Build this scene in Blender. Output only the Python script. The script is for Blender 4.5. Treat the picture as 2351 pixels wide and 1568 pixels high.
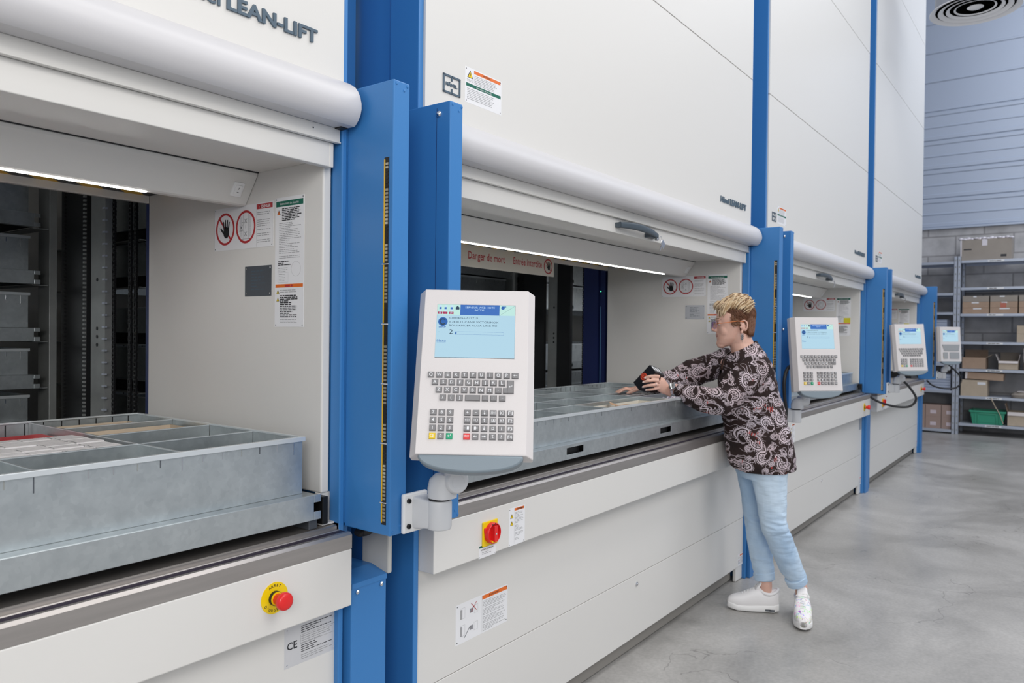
import bpy, bmesh, math, random
from mathutils import Vector as V, Matrix
random.seed(7)
S = bpy.context.scene
for o in list(bpy.data.objects): bpy.data.objects.remove(o)
COL = S.collection
# ---------------------------------------------------------------- camera
FPX = 1724.776
cam = bpy.data.cameras.new('camera'); camo = bpy.data.objects.new('camera', cam); COL.objects.link(camo)
cam.sensor_width = 36.0; cam.lens = 36.0*FPX/2351.0; cam.clip_start = 0.05; cam.clip_end = 200
CR = V((0.59953896, -0.80026988, 0.01100722)); CU = V((0.00239188, 0.01554461, 0.99987631)); CF = V((0.800342, 0.59943848, -0.01123375))
M = Matrix((CR, CU, -CF)).transposed().to_4x4(); M.translation = V((0, 0, 1.42)); camo.matrix_world = M
cam.dof.use_dof = True; cam.dof.focus_distance = 2.2; cam.dof.aperture_fstop = 5.6
S.camera = camo
CAM0 = V((0, 0, 1.42))
# ---------------------------------------------------------------- colour management
S.view_settings.view_transform = 'Standard'; S.view_settings.look = 'None'
S.view_settings.gamma = 1.0; S.view_settings.use_curve_mapping = False
S.view_settings.exposure = 0.0
# ---------------------------------------------------------------- world and hall lights
w = bpy.data.worlds.new('hall_daylight'); S.world = w; w.use_nodes = True
w.node_tree.nodes['Background'].inputs[0].default_value = (0.80, 0.88, 1.0, 1)
w.node_tree.nodes['Background'].inputs[1].default_value = 0.52
def area(name, loc, size, energy, col, target=None, sy=None, rot=None):
    l = bpy.data.lights.new(name, 'AREA'); l.energy = energy; l.color = col; l.size = size
    if sy: l.shape = 'RECTANGLE'; l.size_y = sy
    o = bpy.data.objects.new(name, l); COL.objects.link(o); o.location = loc
    if target is not None: o.rotation_euler = (V(target)-V(loc)).to_track_quat('-Z', 'Y').to_euler()
    if rot is not None: o.rotation_euler = rot
    return o
area('hall_light', (1.5, -3.2, 5.2), 3.5, 132, (1.0, .96, .91), (2.2, 1.5, 1.1), 2.5)
area('hall_light', (-2.2, -2.0, 2.8), 2.2, 108, (1.0, .975, .94), (1.3, 1.9, 1.2), 2.0)  # added fill lamp, set low to brighten the lift openings
area('hall_light', (7.0, -2.5, 6.3), 3.5, 105, (.90, .94, 1.0), (7.5, 1.2, 0.5), 2.5)
area('hall_light', (10.8, -1.5, 6.6), 3.0, 125, (.88, .92, 1.0), (12.6, 1.2, 1.5), 3.0)
area('hall_light', (4.0, -0.6, 6.9), 5.0, 120, (1.0, .98, .96), (4.0, -0.6, 0), 1.2)
for xx in (.5, 3.6, 6.2):
    area('shaft_fill', (xx, 2.80, 2.9), 2.2, 3, (.95, .97, 1.0), (xx, 3.05, 0), .25)  # added lamps out of view, brightening the shaft interiors
# ---------------------------------------------------------------- materials
def mat(name, col, rough=.5, metal=0., bump=None, var=None, emit=None, spec=None, coat=None):
    m = bpy.data.materials.new(name); m.use_nodes = True; nt = m.node_tree; b = nt.nodes['Principled BSDF']
    b.inputs['Base Color'].default_value = (*col, 1); b.inputs['Roughness'].default_value = rough; b.inputs['Metallic'].default_value = metal
    if spec is not None: b.inputs['Specular IOR Level'].default_value = spec
    if coat: b.inputs['Coat Weight'].default_value = coat
    if emit: b.inputs['Emission Color'].default_value = (*emit[0], 1); b.inputs['Emission Strength'].default_value = emit[1]
    if bump or var:
        tc = nt.nodes.new('ShaderNodeTexCoord')
    if bump:
        n = nt.nodes.new('ShaderNodeTexNoise'); n.inputs['Scale'].default_value = bump[0]; n.inputs['Detail'].default_value = 3
        bp = nt.nodes.new('ShaderNodeBump'); bp.inputs['Strength'].default_value = bump[1]; bp.inputs['Distance'].default_value = bump[2] if len(bump) > 2 else .001
        nt.links.new(tc.outputs['Object'], n.inputs['Vector']); nt.links.new(n.outputs['Fac'], bp.inputs['Height']); nt.links.new(bp.outputs[0], b.inputs['Normal'])
    if var:   # (scale, amount, stretch)
        mp = nt.nodes.new('ShaderNodeMapping'); mp.inputs['Scale'].default_value = var[2] if len(var) > 2 else (1, 1, 1)
        n = nt.nodes.new('ShaderNodeTexNoise'); n.inputs['Scale'].default_value = var[0]; n.inputs['Detail'].default_value = 5
        r = nt.nodes.new('ShaderNodeMixRGB'); a = var[1]
        r.inputs[1].default_value = (*[c*(1-a) for c in col], 1); r.inputs[2].default_value = (*[min(1, c*(1+a)) for c in col], 1)
        nt.links.new(tc.outputs['Object'], mp.inputs[0]); nt.links.new(mp.outputs[0], n.inputs['Vector'])
        nt.links.new(n.outputs['Fac'], r.inputs[0]); nt.links.new(r.outputs[0], b.inputs['Base Color'])
    return m
CREAM = mat('cream_powder_coat', (.70, .685, .66), .42, bump=(420, .12, .0008))
ROLLC = mat('pale_roller_coat', (.60, .59, .605), .38, bump=(420, .12, .0008))
PLAST = mat('pale_terminal_plastic', (.70, .665, .66), .45, bump=(500, .25, .0008))
BLUE = mat('blue_powder_coat', (.042, .20, .50), .38, bump=(420, .12, .0008))
NAVY = mat('navy_steel', (.01, .02, .10), .5)
DGAL = mat('rack_steel', (.34, .35, .34), .5, .5, var=(9, .3))
BEIGEIN = mat('inner_beige_sheet', (.46, .44, .40), .6)
BLACKM = mat('blackened_steel', (.012, .012, .013), .45, .3)
BLACK = mat('black', (.012, .012, .014), .5)
RUBBER = mat('black_rubber_strip', (.03, .022, .04), .5)
KICK = mat('plinth_grey', (.25, .235, .215), .55)
STEEL = mat('brushed_steel', (.45, .42, .40), .42, .85, var=(60, .18, (.05, 1, 1)))
WHITE = mat('white_enamel', (.80, .80, .82), .35)
WPLA = mat('white_plastic', (.82, .82, .82), .4)
LGREY = mat('light_grey_casting', (.60, .61, .63), .42)
LIPG = mat('slate_grey_plastic', (.22, .27, .31), .5, bump=(500, .2, .0008))
SLATE = mat('slate_letter', (.075, .115, .155), .45)
KEYG = mat('key_grey', (.225, .22, .225), .55)
CHROME = mat('chrome', (.75, .75, .77), .15, 1.)
DARKPL = mat('dark_grey_plate', (.10, .11, .125), .4, .4)
INK = mat('print_ink', (.03, .03, .035), .6)
INKG = mat('print_grey', (.36, .36, .37), .6)
REDI = mat('sign_red', (.45, .03, .035), .5)
REDP = mat('signal_red', (.75, .02, .02), .3)
ORAN = mat('sign_orange', (.75, .16, .02), .5)
GRNI = mat('sign_green', (.0, .12, .075), .5)
YEL = mat('signal_yellow', (.85, .60, .0), .4)
AMBER = mat('amber_strip', (.85, .50, .02), .4)
GRNK = mat('key_green', (.0, .35, .17), .45)
LEDM = mat('sensor_chip', (.5, .48, .42), .3, .7)
NAVYP = mat('dark_grip_plastic', (.06, .08, .10), .35)
LIGHTM = mat('light_tube', (1, 1, 1), .4, emit=((1, .98, .95), 26.0))
def galv():
    m = mat('galvanised_sheet', (.5, .53, .54), .32, .85); nt = m.node_tree; b = nt.nodes['Principled BSDF']
    tc = nt.nodes.new('ShaderNodeTexCoord'); n = nt.nodes.new('ShaderNodeTexNoise'); n.inputs['Scale'].default_value = 22; n.inputs['Detail'].default_value = 8
    v = nt.nodes.new('ShaderNodeTexVoronoi'); v.inputs['Scale'].default_value = 90
    mx = nt.nodes.new('ShaderNodeMixRGB'); mx.inputs[0].default_value = .25
    cr = nt.nodes.new('ShaderNodeValToRGB'); cr.color_ramp.elements[0].color = (.50, .54, .555, 1); cr.color_ramp.elements[1].color = (.62, .66, .67, 1)
    cr.color_ramp.elements[0].position = .3; cr.color_ramp.elements[1].position = .75
    rr = nt.nodes.new('ShaderNodeMapRange'); rr.inputs[3].default_value = .27; rr.inputs[4].default_value = .36
    nt.links.new(tc.outputs['Object'], n.inputs['Vector']); nt.links.new(tc.outputs['Object'], v.inputs['Vector'])
    nt.links.new(n.outputs['Fac'], mx.inputs[1]); nt.links.new(v.outputs['Color'], mx.inputs[2]); nt.links.new(mx.outputs[0], cr.inputs[0])
    nt.links.new(cr.outputs[0], b.inputs['Base Color']); nt.links.new(n.outputs['Fac'], rr.inputs[0]); nt.links.new(rr.outputs[0], b.inputs['Roughness'])
    return m
GALV = galv(); EDGE = mat('galvanised_edge_highlight', (.78, .82, .84), .28, .6)  # paler sheet colour paints the highlight lines on lips and divider tops
def hazard():
    m = mat('hazard_stripes', (.8, .5, 0), .5); nt = m.node_tree; b = nt.nodes['Principled BSDF']
    tc = nt.nodes.new('ShaderNodeTexCoord'); mp = nt.nodes.new('ShaderNodeMapping'); mp.inputs['Rotation'].default_value = (0, 0, math.radians(40))
    wv = nt.nodes.new('ShaderNodeTexWave'); wv.inputs['Scale'].default_value = 3.2
    c = nt.nodes.new('ShaderNodeValToRGB'); c.color_ramp.interpolation = 'CONSTANT'; c.color_ramp.elements[0].color = (.02, .02, .02, 1)
    c.color_ramp.elements[1].position = .5; c.color_ramp.elements[1].color = (.75, .45, .02, 1)
    nt.links.new(tc.outputs['Object'], mp.inputs[0]); nt.links.new(mp.outputs[0], wv.inputs[0]); nt.links.new(wv.outputs['Fac'], c.inputs[0]); nt.links.new(c.outputs[0], b.inputs['Base Color'])
    return m
HAZ = hazard()
def concrete():
    m = mat('polished_concrete', (.4, .39, .38), .28); nt = m.node_tree; b = nt.nodes['Principled BSDF']; N = nt.nodes.new; L = nt.links.new
    tc = N('ShaderNodeTexCoord'); n1 = N('ShaderNodeTexNoise'); n1.inputs['Scale'].default_value = 1.3; n1.inputs['Detail'].default_value = 9; n1.inputs['Roughness'].default_value = .65
    n1.inputs['Distortion'].default_value = .6
    cr = N('ShaderNodeValToRGB'); cr.color_ramp.elements[0].position = .32; cr.color_ramp.elements[0].color = (.27, .262, .25, 1); cr.color_ramp.elements[1].position = .68; cr.color_ramp.elements[1].color = (.49, .475, .455, 1)
    n2 = N('ShaderNodeTexNoise'); n2.inputs['Scale'].default_value = 60; n2.inputs['Detail'].default_value = 6
    mx = N('ShaderNodeMixRGB'); mx.blend_type = 'OVERLAY'; mx.inputs[0].default_value = .22
    # hairline cracks: edges of a distorted voronoi
    nd = N('ShaderNodeTexNoise'); nd.inputs['Scale'].default_value = 3.5; nd.inputs['Detail'].default_value = 4
    add = N('ShaderNodeMixRGB'); add.blend_type = 'ADD'; add.inputs[0].default_value = .35
    vo = N('ShaderNodeTexVoronoi'); vo.feature = 'DISTANCE_TO_EDGE'; vo.inputs['Scale'].default_value = 1.4
    lt = N('ShaderNodeMath'); lt.operation = 'LESS_THAN'; lt.inputs[1].default_value = .0035
    n3 = N('ShaderNodeTexNoise'); n3.inputs['Scale'].default_value = 1.1; gt = N('ShaderNodeMath'); gt.operation = 'GREATER_THAN'; gt.inputs[1].default_value = .52
    mul = N('ShaderNodeMath'); mul.operation = 'MULTIPLY'; mul2 = N('ShaderNodeMath'); mul2.operation = 'MULTIPLY'; mul2.inputs[1].default_value = .45
    dk = N('ShaderNodeMixRGB'); dk.inputs[2].default_value = (.13, .12, .115, 1)
    rr = N('ShaderNodeMapRange'); rr.inputs[3].default_value = .20; rr.inputs[4].default_value = .42
    for x in (n1, n2, nd, n3): L(tc.outputs['Object'], x.inputs['Vector'])
    L(tc.outputs['Object'], add.inputs[1]); L(nd.outputs['Color'], add.inputs[2]); L(add.outputs[0], vo.inputs['Vector'])
    L(n1.outputs['Fac'], cr.inputs[0]); L(cr.outputs[0], mx.inputs[1]); L(n2.outputs['Fac'], mx.inputs[2])
    L(vo.outputs['Distance'], lt.inputs[0]); L(n3.outputs['Fac'], gt.inputs[0]); L(lt.outputs[0], mul.inputs[0]); L(gt.outputs[0], mul.inputs[1]); L(mul.outputs[0], mul2.inputs[0])
    L(mul2.outputs[0], dk.inputs[0]); L(mx.outputs[0], dk.inputs[1]); L(dk.outputs[0], b.inputs['Base Color']); L(n1.outputs['Fac'], rr.inputs[0]); L(rr.outputs[0], b.inputs['Roughness'])
    return m
CONC = concrete()
def blockwall():
    m = mat('concrete_blocks', (.4, .39, .38), .85); nt = m.node_tree; b = nt.nodes['Principled BSDF']; N = nt.nodes.new; L = nt.links.new
    tc = N('ShaderNodeTexCoord'); sp = N('ShaderNodeSeparateXYZ'); cb = N('ShaderNodeCombineXYZ'); br = N('ShaderNodeTexBrick')
    br.inputs['Color1'].default_value = (.42, .41, .41, 1); br.inputs['Color2'].default_value = (.50, .49, .49, 1); br.inputs['Mortar'].default_value = (.30, .29, .29, 1)
    br.inputs['Scale'].default_value = 1; br.inputs['Brick Width'].default_value = .75; br.inputs['Row Height'].default_value = .30; br.inputs['Mortar Size'].default_value = .012
    n = N('ShaderNodeTexNoise'); n.inputs['Scale'].default_value = 5; n.inputs['Detail'].default_value = 8
    mx = N('ShaderNodeMixRGB'); mx.blend_type = 'OVERLAY'; mx.inputs[0].default_value = .45
    L(tc.outputs['Object'], sp.inputs[0]); L(sp.outputs['Y'], cb.inputs['X']); L(sp.outputs['Z'], cb.inputs['Y']); L(cb.outputs[0], br.inputs['Vector'])
    L(tc.outputs['Object'], n.inputs['Vector']); L(br.outputs['Color'], mx.inputs[1]); L(n.outputs['Fac'], mx.inputs[2]); L(mx.outputs[0], b.inputs['Base Color'])
    return m
BLOCK = blockwall()
CLAD = mat('blue_grey_cladding', (.46, .52, .63), .38, .15)
RIBM = mat('pale_ribbed_metal', (.52, .58, .70), .4, .3)
RACK = mat('galvanised_rack', (.50, .54, .62), .4, .35)
CARD = mat('cardboard', (.40, .28, .20), .8, var=(14, .12))
CARD2 = mat('pale_cardboard', (.50, .41, .31), .8, var=(14, .12))
CARD3 = mat('grey_brown_cardboard', (.33, .29, .25), .8, var=(8, .1))
CARDW = mat('white_card', (.70, .64, .62), .7)
FILM = mat('plastic_film', (.72, .68, .72), .25)
GREEN = mat('green_crate_plastic', (.04, .33, .20), .4)
# ---------------------------------------------------------------- mesh builder
class MB:
    def __init__(s): s.v = []; s.f = []; s.m = []; s.mats = []
    def mi(s, m):
        if m not in s.mats: s.mats.append(m)
        return s.mats.index(m)
    def add(s, vs, fs, m):
        n = len(s.v); k = s.mi(m); s.v += [tuple(v) for v in vs]
        for f in fs: s.f.append([i+n for i in f]); s.m.append(k)
    def box(s, x0, x1, y0, y1, z0, z1, m):
        s.add([(x0,y0,z0),(x1,y0,z0),(x1,y1,z0),(x0,y1,z0),(x0,y0,z1),(x1,y0,z1),(x1,y1,z1),(x0,y1,z1)],
              [(0,3,2,1),(4,5,6,7),(0,1,5,4),(1,2,6,5),(2,3,7,6),(3,0,4,7)], m)
    def obox(s, c, ax, ay, az, hx, hy, hz, m):   # oriented box
        c = V(c); P = []
        for k in (-1, 1):
            for (i, j) in ((-1,-1),(1,-1),(1,1),(-1,1)): P.append(c+ax*hx*i+ay*hy*j+az*hz*k)
        s.add(P, [(0,3,2,1),(4,5,6,7),(0,1,5,4),(1,2,6,5),(2,3,7,6),(3,0,4,7)], m)
    def prism(s, prof, x0, x1, m, caps=True):    # profile of (y,z) run along x
        n = len(prof); vs = [(x0, y, z) for y, z in prof]+[(x1, y, z) for y, z in prof]
        fs = [(i, (i+1) % n, n+(i+1) % n, n+i) for i in range(n)]
        if caps: fs += [tuple(range(n))[::-1], tuple(range(n, 2*n))]
        s.add(vs, fs, m)
    def poly(s, pts, o, ux, uy, un, d0, d1, m):  # 2-D polygon extruded along un
        n = len(pts); o = V(o)
        vs = [o+ux*x+uy*y+un*d0 for x, y in pts]+[o+ux*x+uy*y+un*d1 for x, y in pts]
        s.add(vs, [tuple(range(n))[::-1], tuple(range(n, 2*n))]+[(i, (i+1) % n, n+(i+1) % n, n+i) for i in range(n)], m)
    def ring(s, cx, cy, ri, ro, o, ux, uy, un, d0, d1, m, n=40, sx=1., a0=0, a1=2*math.pi):
        o = V(o); vs = []; fs = []; full = abs(a1-a0-2*math.pi) < 1e-6
        cnt = n if full else n+1
        for i in range(cnt):
            a = a0+(a1-a0)*i/n
            for r in (ri, ro):
                for d in (d0, d1): vs.append(o+ux*(cx+math.cos(a)*r*sx)+uy*(cy+math.sin(a)*r)+un*d)
        for i in range(n):
            a = i*4; b = ((i+1) % cnt)*4
            fs += [(a+1, a+3, b+3, b+1), (a+2, a, b, b+2), (a+3, a+2, b+2, b+3), (a, a+1, b+1, b)]
        s.add(vs, fs, m)
    def lathe(s, prof, o, ax, m, n=32, sx=None):      # prof (r, h) about axis
        ax = V(ax).normalized(); t = V((0, 0, 1)) if abs(ax.z) < .9 else V((1, 0, 0)); u = ax.cross(t).normalized(); v = ax.cross(u); o = V(o)
        vs = []; k = len(prof)
        for i in range(n):
            a = 2*math.pi*i/n
            for r, h in prof: vs.append(o+ax*h+(u*math.cos(a)+v*math.sin(a))*r)
        fs = []
        for i in range(n):
            for j in range(k-1): fs.append((i*k+j, ((i+1) % n)*k+j, ((i+1) % n)*k+j+1, i*k+j+1))
        if prof[0][0] > 1e-6: fs.append(tuple(i*k for i in range(n))[::-1])
        if prof[-1][0] > 1e-6: fs.append(tuple(i*k+k-1 for i in range(n)))
        s.add(vs, fs, m)
    def tube(s, pts, r, m, n=10, ell=None):           # r number or list
        pts = [V(p) for p in pts]; rs = r if isinstance(r, (list, tuple)) else [r]*len(pts)
        vs = []; fs = []; pu = None
        for i, p in enumerate(pts):
            t = (pts[min(i+1, len(pts)-1)]-pts[max(i-1, 0)]).normalized()
            if pu is None:
                pu = t.cross(V((0, 0, 1)) if abs(t.z) < .9 else V((1, 0, 0))).normalized()
            u = (pu-t*pu.dot(t)).normalized(); pu = u; v = t.cross(u)
            for k in range(n):
                a = 2*math.pi*k/n; vs.append(p+(u*math.cos(a)+v*math.sin(a))*rs[i])
        for i in range(len(pts)-1):
            for k in range(n): fs.append((i*n+k, i*n+(k+1) % n, (i+1)*n+(k+1) % n, (i+1)*n+k))
        fs.append(tuple(range(n))[::-1]); fs.append(tuple(range((len(pts)-1)*n, len(pts)*n)))
        s.add(vs, fs, m)
    def ell(s, c, ax, ay, az, rx, ry, rz, m, nu=20, nv=12):
        c = V(c); vs = [c-az*rz]; fs = []
        for j in range(1, nv):
            p = -math.pi/2+math.pi*j/nv
            for i in range(nu):
                a = 2*math.pi*i/nu; vs.append(c+ax*rx*math.cos(p)*math.cos(a)+ay*ry*math.cos(p)*math.sin(a)+az*rz*math.sin(p))
        vs.append(c+az*rz); L = len(vs)-1
        for i in range(nu):
            fs.append((0, 1+(i+1) % nu, 1+i)); fs.append((L, L-nu+i, L-nu+(i+1) % nu))
            for j in range(nv-2): a = 1+j*nu; fs.append((a+i, a+(i+1) % nu, a+nu+(i+1) % nu, a+nu+i))
        s.add(vs, fs, m)
    def loft(s, secs, m, n=24):                       # secs: (centre, ax, ay, rx, ry[, power])
        vs = []; fs = []
        for sc in secs:
            c, ax, ay, rx, ry = sc[:5]; c = V(c); e = sc[5] if len(sc) > 5 else 1.
            for k in range(n):
                a = 2*math.pi*k/n; ca, sa = math.cos(a), math.sin(a)
                vs.append(c+ax*rx*math.copysign(abs(ca)**e, ca)+ay*ry*math.copysign(abs(sa)**e, sa))
        for i in range(len(secs)-1):
            for k in range(n): fs.append((i*n+k, i*n+(k+1) % n, (i+1)*n+(k+1) % n, (i+1)*n+k))
        fs.append(tuple(range(n))[::-1]); fs.append(tuple(range((len(secs)-1)*n, len(secs)*n)))
        s.add(vs, fs, m)
    def build(s, name, parent=None, smooth=False, bevel=0., loc=(0, 0, 0), fixn=True, ang=40):
        me = bpy.data.meshes.new(name); o0 = V(loc)
        me.from_pydata([tuple(V(v)-o0) for v in s.v], [], s.f)
        for m in s.mats: me.materials.append(m)
        me.polygons.foreach_set('material_index', s.m)
        if fixn:
            bm = bmesh.new(); bm.from_mesh(me); bmesh.ops.recalc_face_normals(bm, faces=bm.faces); bm.to_mesh(me); bm.free()
        if smooth:
            me.polygons.foreach_set('use_smooth', [True]*len(me.polygons))
            if smooth != 'all': me.set_sharp_from_angle(angle=math.radians(ang))
        me.update()
        o = bpy.data.objects.new(name, me); COL.objects.link(o); o.location = loc
        if parent: o.parent = parent
        if bevel:
            b = o.modifiers.new('bevel', 'BEVEL'); b.width = bevel; b.segments = 2; b.limit_method = 'ANGLE'; b.angle_limit = math.radians(40)
        return o
def empty(name, loc=(0, 0, 0), label=None, cat=None, group=None):
    o = bpy.data.objects.new(name, None); COL.objects.link(o); o.location = loc; o.empty_display_size = .1
    if label: o['label'] = label
    if cat: o['category'] = cat
    if group: o['group'] = group
    return o
def tag(o, label, cat=None, group=None, kind=None):
    o['label'] = label
    if cat: o['category'] = cat
    if group: o['group'] = group
    if kind: o['kind'] = kind
    return o
def kids(o): return [c for c in bpy.data.objects if c.parent is o]
def copy_tree(o, parent=None):
    KM = {}
    for c in bpy.data.objects:
        if c.parent: KM.setdefault(c.parent, []).append(c)
    def rec(o, parent):
        c = o.copy(); COL.objects.link(c); c.parent = parent
        if parent: c.matrix_parent_inverse = o.matrix_parent_inverse.copy()
        for ch in KM.get(o, []): rec(ch, c)
        return c
    return rec(o, parent)
TC = {}
def text2d(s, bold=0.):
    k = (s, bold)
    if k not in TC:
        cu = bpy.data.curves.new('t', 'FONT'); cu.body = s; cu.size = 1.; cu.offset = bold; cu.resolution_u = 2
        ob = bpy.data.objects.new('t', cu); COL.objects.link(ob)
        dg = bpy.context.evaluated_depsgraph_get(); dg.update()
        me = bpy.data.meshes.new_from_object(ob.evaluated_get(dg))
        vs = [(v.co.x, v.co.y) for v in me.vertices]; fs = [tuple(p.vertices) for p in me.polygons]
        bpy.data.objects.remove(ob); bpy.data.curves.remove(cu); bpy.data.meshes.remove(me)
        TC[k] = (vs, fs)
    return TC[k]
def put_text(mb, s, o, ux, uy, un, h, m, width=None, d=.0006, bold=0., thick=0., center=False):
    vs, fs = text2d(s, bold)
    if not vs: return
    x0 = min(v[0] for v in vs); x1 = max(v[0] for v in vs)
    sy = h/.729; sx = sy if width is None else width/(x1-x0)
    ox = -x0 if not center else -(x0+x1)/2
    o = V(o)
    P = [o+ux*((x+ox)*sx)+uy*(y*sy)+un*(d+thick) for x, y in vs]
    mb.add(P, fs, m)
    if thick:      # side walls of raised letters
        from collections import Counter
        ec = Counter()
        for f in fs:
            for i in range(len(f)): ec[tuple(sorted((f[i], f[(i+1) % len(f)])))] += 1
        n = len(vs); Q = P+[o+ux*((x+ox)*sx)+uy*(y*sy)+un*0.0 for x, y in vs]
        mb.add(Q, [(a, b, b+n, a+n) for (a, b), c in ec.items() if c == 1], m)
UX, UY, UZ = V((1, 0, 0)), V((0, 1, 0)), V((0, 0, 1))
def micro(mb, o, ux, uy, un, w, h, n, m, seed=0, t=.42, d=.0005):
    r = random.Random(seed); o = V(o)
    for i in range(n):
        y = -h*(i+.5)/n; x = 0; end = w*(r.uniform(.8, 1.) if r.random() < .75 else r.uniform(.35, .7)); hh = h/n*t/2
        while x < end:
            L = min(r.uniform(.5, 2.2)*h/n*2.0, end-x)
            if L > h/n*.2: mb.add([o+ux*x+uy*(y-hh)+un*d, o+ux*(x+L)+uy*(y-hh)+un*d, o+ux*(x+L)+uy*(y+hh)+un*d, o+ux*x+uy*(y+hh)+un*d], [(0, 1, 2, 3)], m)
            x += L+h/n*.45
def rect(mb, o, ux, uy, un, x, y, w, h, m, d=.0004):
    o = V(o); mb.add([o+ux*x+uy*(-y-h)+un*d, o+ux*(x+w)+uy*(-y-h)+un*d, o+ux*(x+w)+uy*(-y)+un*d, o+ux*x+uy*(-y)+un*d], [(0, 1, 2, 3)], m)
def tri(mb, o, ux, uy, un, cx, cy, s, m1=YEL, m2=INK):
    for k, mm, d in ((1., m2, .0004), (.74, m1, .0008)):
        P = [(-s*k*.58, -s*k*.5), (s*k*.58, -s*k*.5), (0, s*k*.5)]
        off = V(o)+ux*cx-uy*(cy+(.06*s if k < 1 else 0)); mb.add([off+ux*a+uy*b+un*d for a, b in P], [(0, 1, 2)], mm)
    off = V(o)+ux*cx-uy*cy; mb.add([off+ux*a+uy*b+un*.0011 for a, b in ((-.05*s, -.3*s), (.05*s, -.3*s), (.05*s, .1*s), (-.05*s, .1*s))], [(0, 1, 2, 3)], m2)
def plate(mb, o, ux, uy, un, w, h, m=WHITE, t=.0015):
    o = V(o); mb.obox(o+ux*w/2-uy*h/2-un*(t/2-.0002), ux, uy, un, w/2, h/2, t/2, m)
def rivets(mb, o, ux, uy, un, w, h, r=.0018, ins=.005, m=None):
    for x in (ins, w-ins):
        for y in (ins, h-ins): mb.lathe([(r, 0), (r, .0006), (r*.5, .0012)], V(o)+ux*x-uy*y, un, m or DARKPL, 8)
def hand_icon(mb, o, ux, uy, un, s, m, d=.0012):
    o = V(o)
    def q(a, b, w, ang):
        c, sn = math.cos(ang), math.sin(ang); dx, dy = -sn, c
        P = [(a-c*w, b-sn*w), (a+c*w, b+sn*w)]; L = q.L
        P += [(a+c*w*.75+dx*L, b+sn*w*.75+dy*L), (a-c*w*.75+dx*L, b-sn*w*.75+dy*L)]
        mb.add([o+ux*x*s+uy*y*s+un*d for x, y in P], [(0, 1, 2, 3)], m)
    for a, L, an in ((-.27, .62, .16), (-.09, .74, .04), (.09, .72, -.08), (.25, .58, -.22)): q.L = L; q(a, .0, .075, an)
    q.L = .55; q(-.3, -.25, .09, .85)
    n = 18; mb.add([o+un*d]+[o+ux*s*.36*math.cos(2*math.pi*i/n)+uy*s*(-.2+.42*math.sin(2*math.pi*i/n))+un*d for i in range(n)], [(0, 1+i, 1+(i+1) % n) for i in range(n)], m)
# ================================================================ setting
def struct(mb, name, **k):
    o = mb.build(name, **k); o['kind'] = 'structure'; return o
m = MB(); m.box(-4, 16, -7, 6, -.1, 0, CONC); struct(m, 'floor')
m = MB(); m.box(13.45, 13.65, -7, 6, 0, 3.15, BLOCK)
struct(m, 'wall_back')
# sandwich cladding above the block wall: flat panels with shallow ribs
m = MB(); zz = 3.15; k = 0
while zz < 8.0:
    # panel height .455: profile of (x,z)
    p = .455
    if zz < 4.9: prof = [(0, 0), (.012, .012), (.012, .06), (0, .072), (0, .19), (.010, .20), (.010, .215), (0, .225), (0, .375), (.012, .39), (.012, .43), (0, .442), (-.004, .455)]
    else: prof = [(0, 0), (.010, .006), (.010, .03), (.002, .04), (0, .442), (.006, .455)]
    for i in range(len(prof)-1):
        (a, b), (c, d) = prof[i], prof[i+1]
        m.add([(13.44-a, -7, zz+b), (13.44-a, 6, zz+b), (13.44-c, 6, zz+d), (13.44-c, -7, zz+d)], [(0, 1, 2, 3)], CLAD)
    zz += p; k += 1
m.box(13.46, 13.6, -7, 6, 3.15, 8, CLAD)
m.box(13.40, 13.45, -7, 6, 3.12, 3.15, CLAD)
struct(m, 'wall_back_cladding', fixn=False)
m = MB(); m.box(-4, 16, -7, 6, 8.0, 8.2, mat('ceiling_deck', (.62, .65, .70), .6)); struct(m, 'ceiling')
m = MB(); m.box(-4, 16, 4.6, 4.75, 0, 8, mat('hall_side_wall', (.5, .5, .5), .7)); struct(m, 'wall_left')

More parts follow.
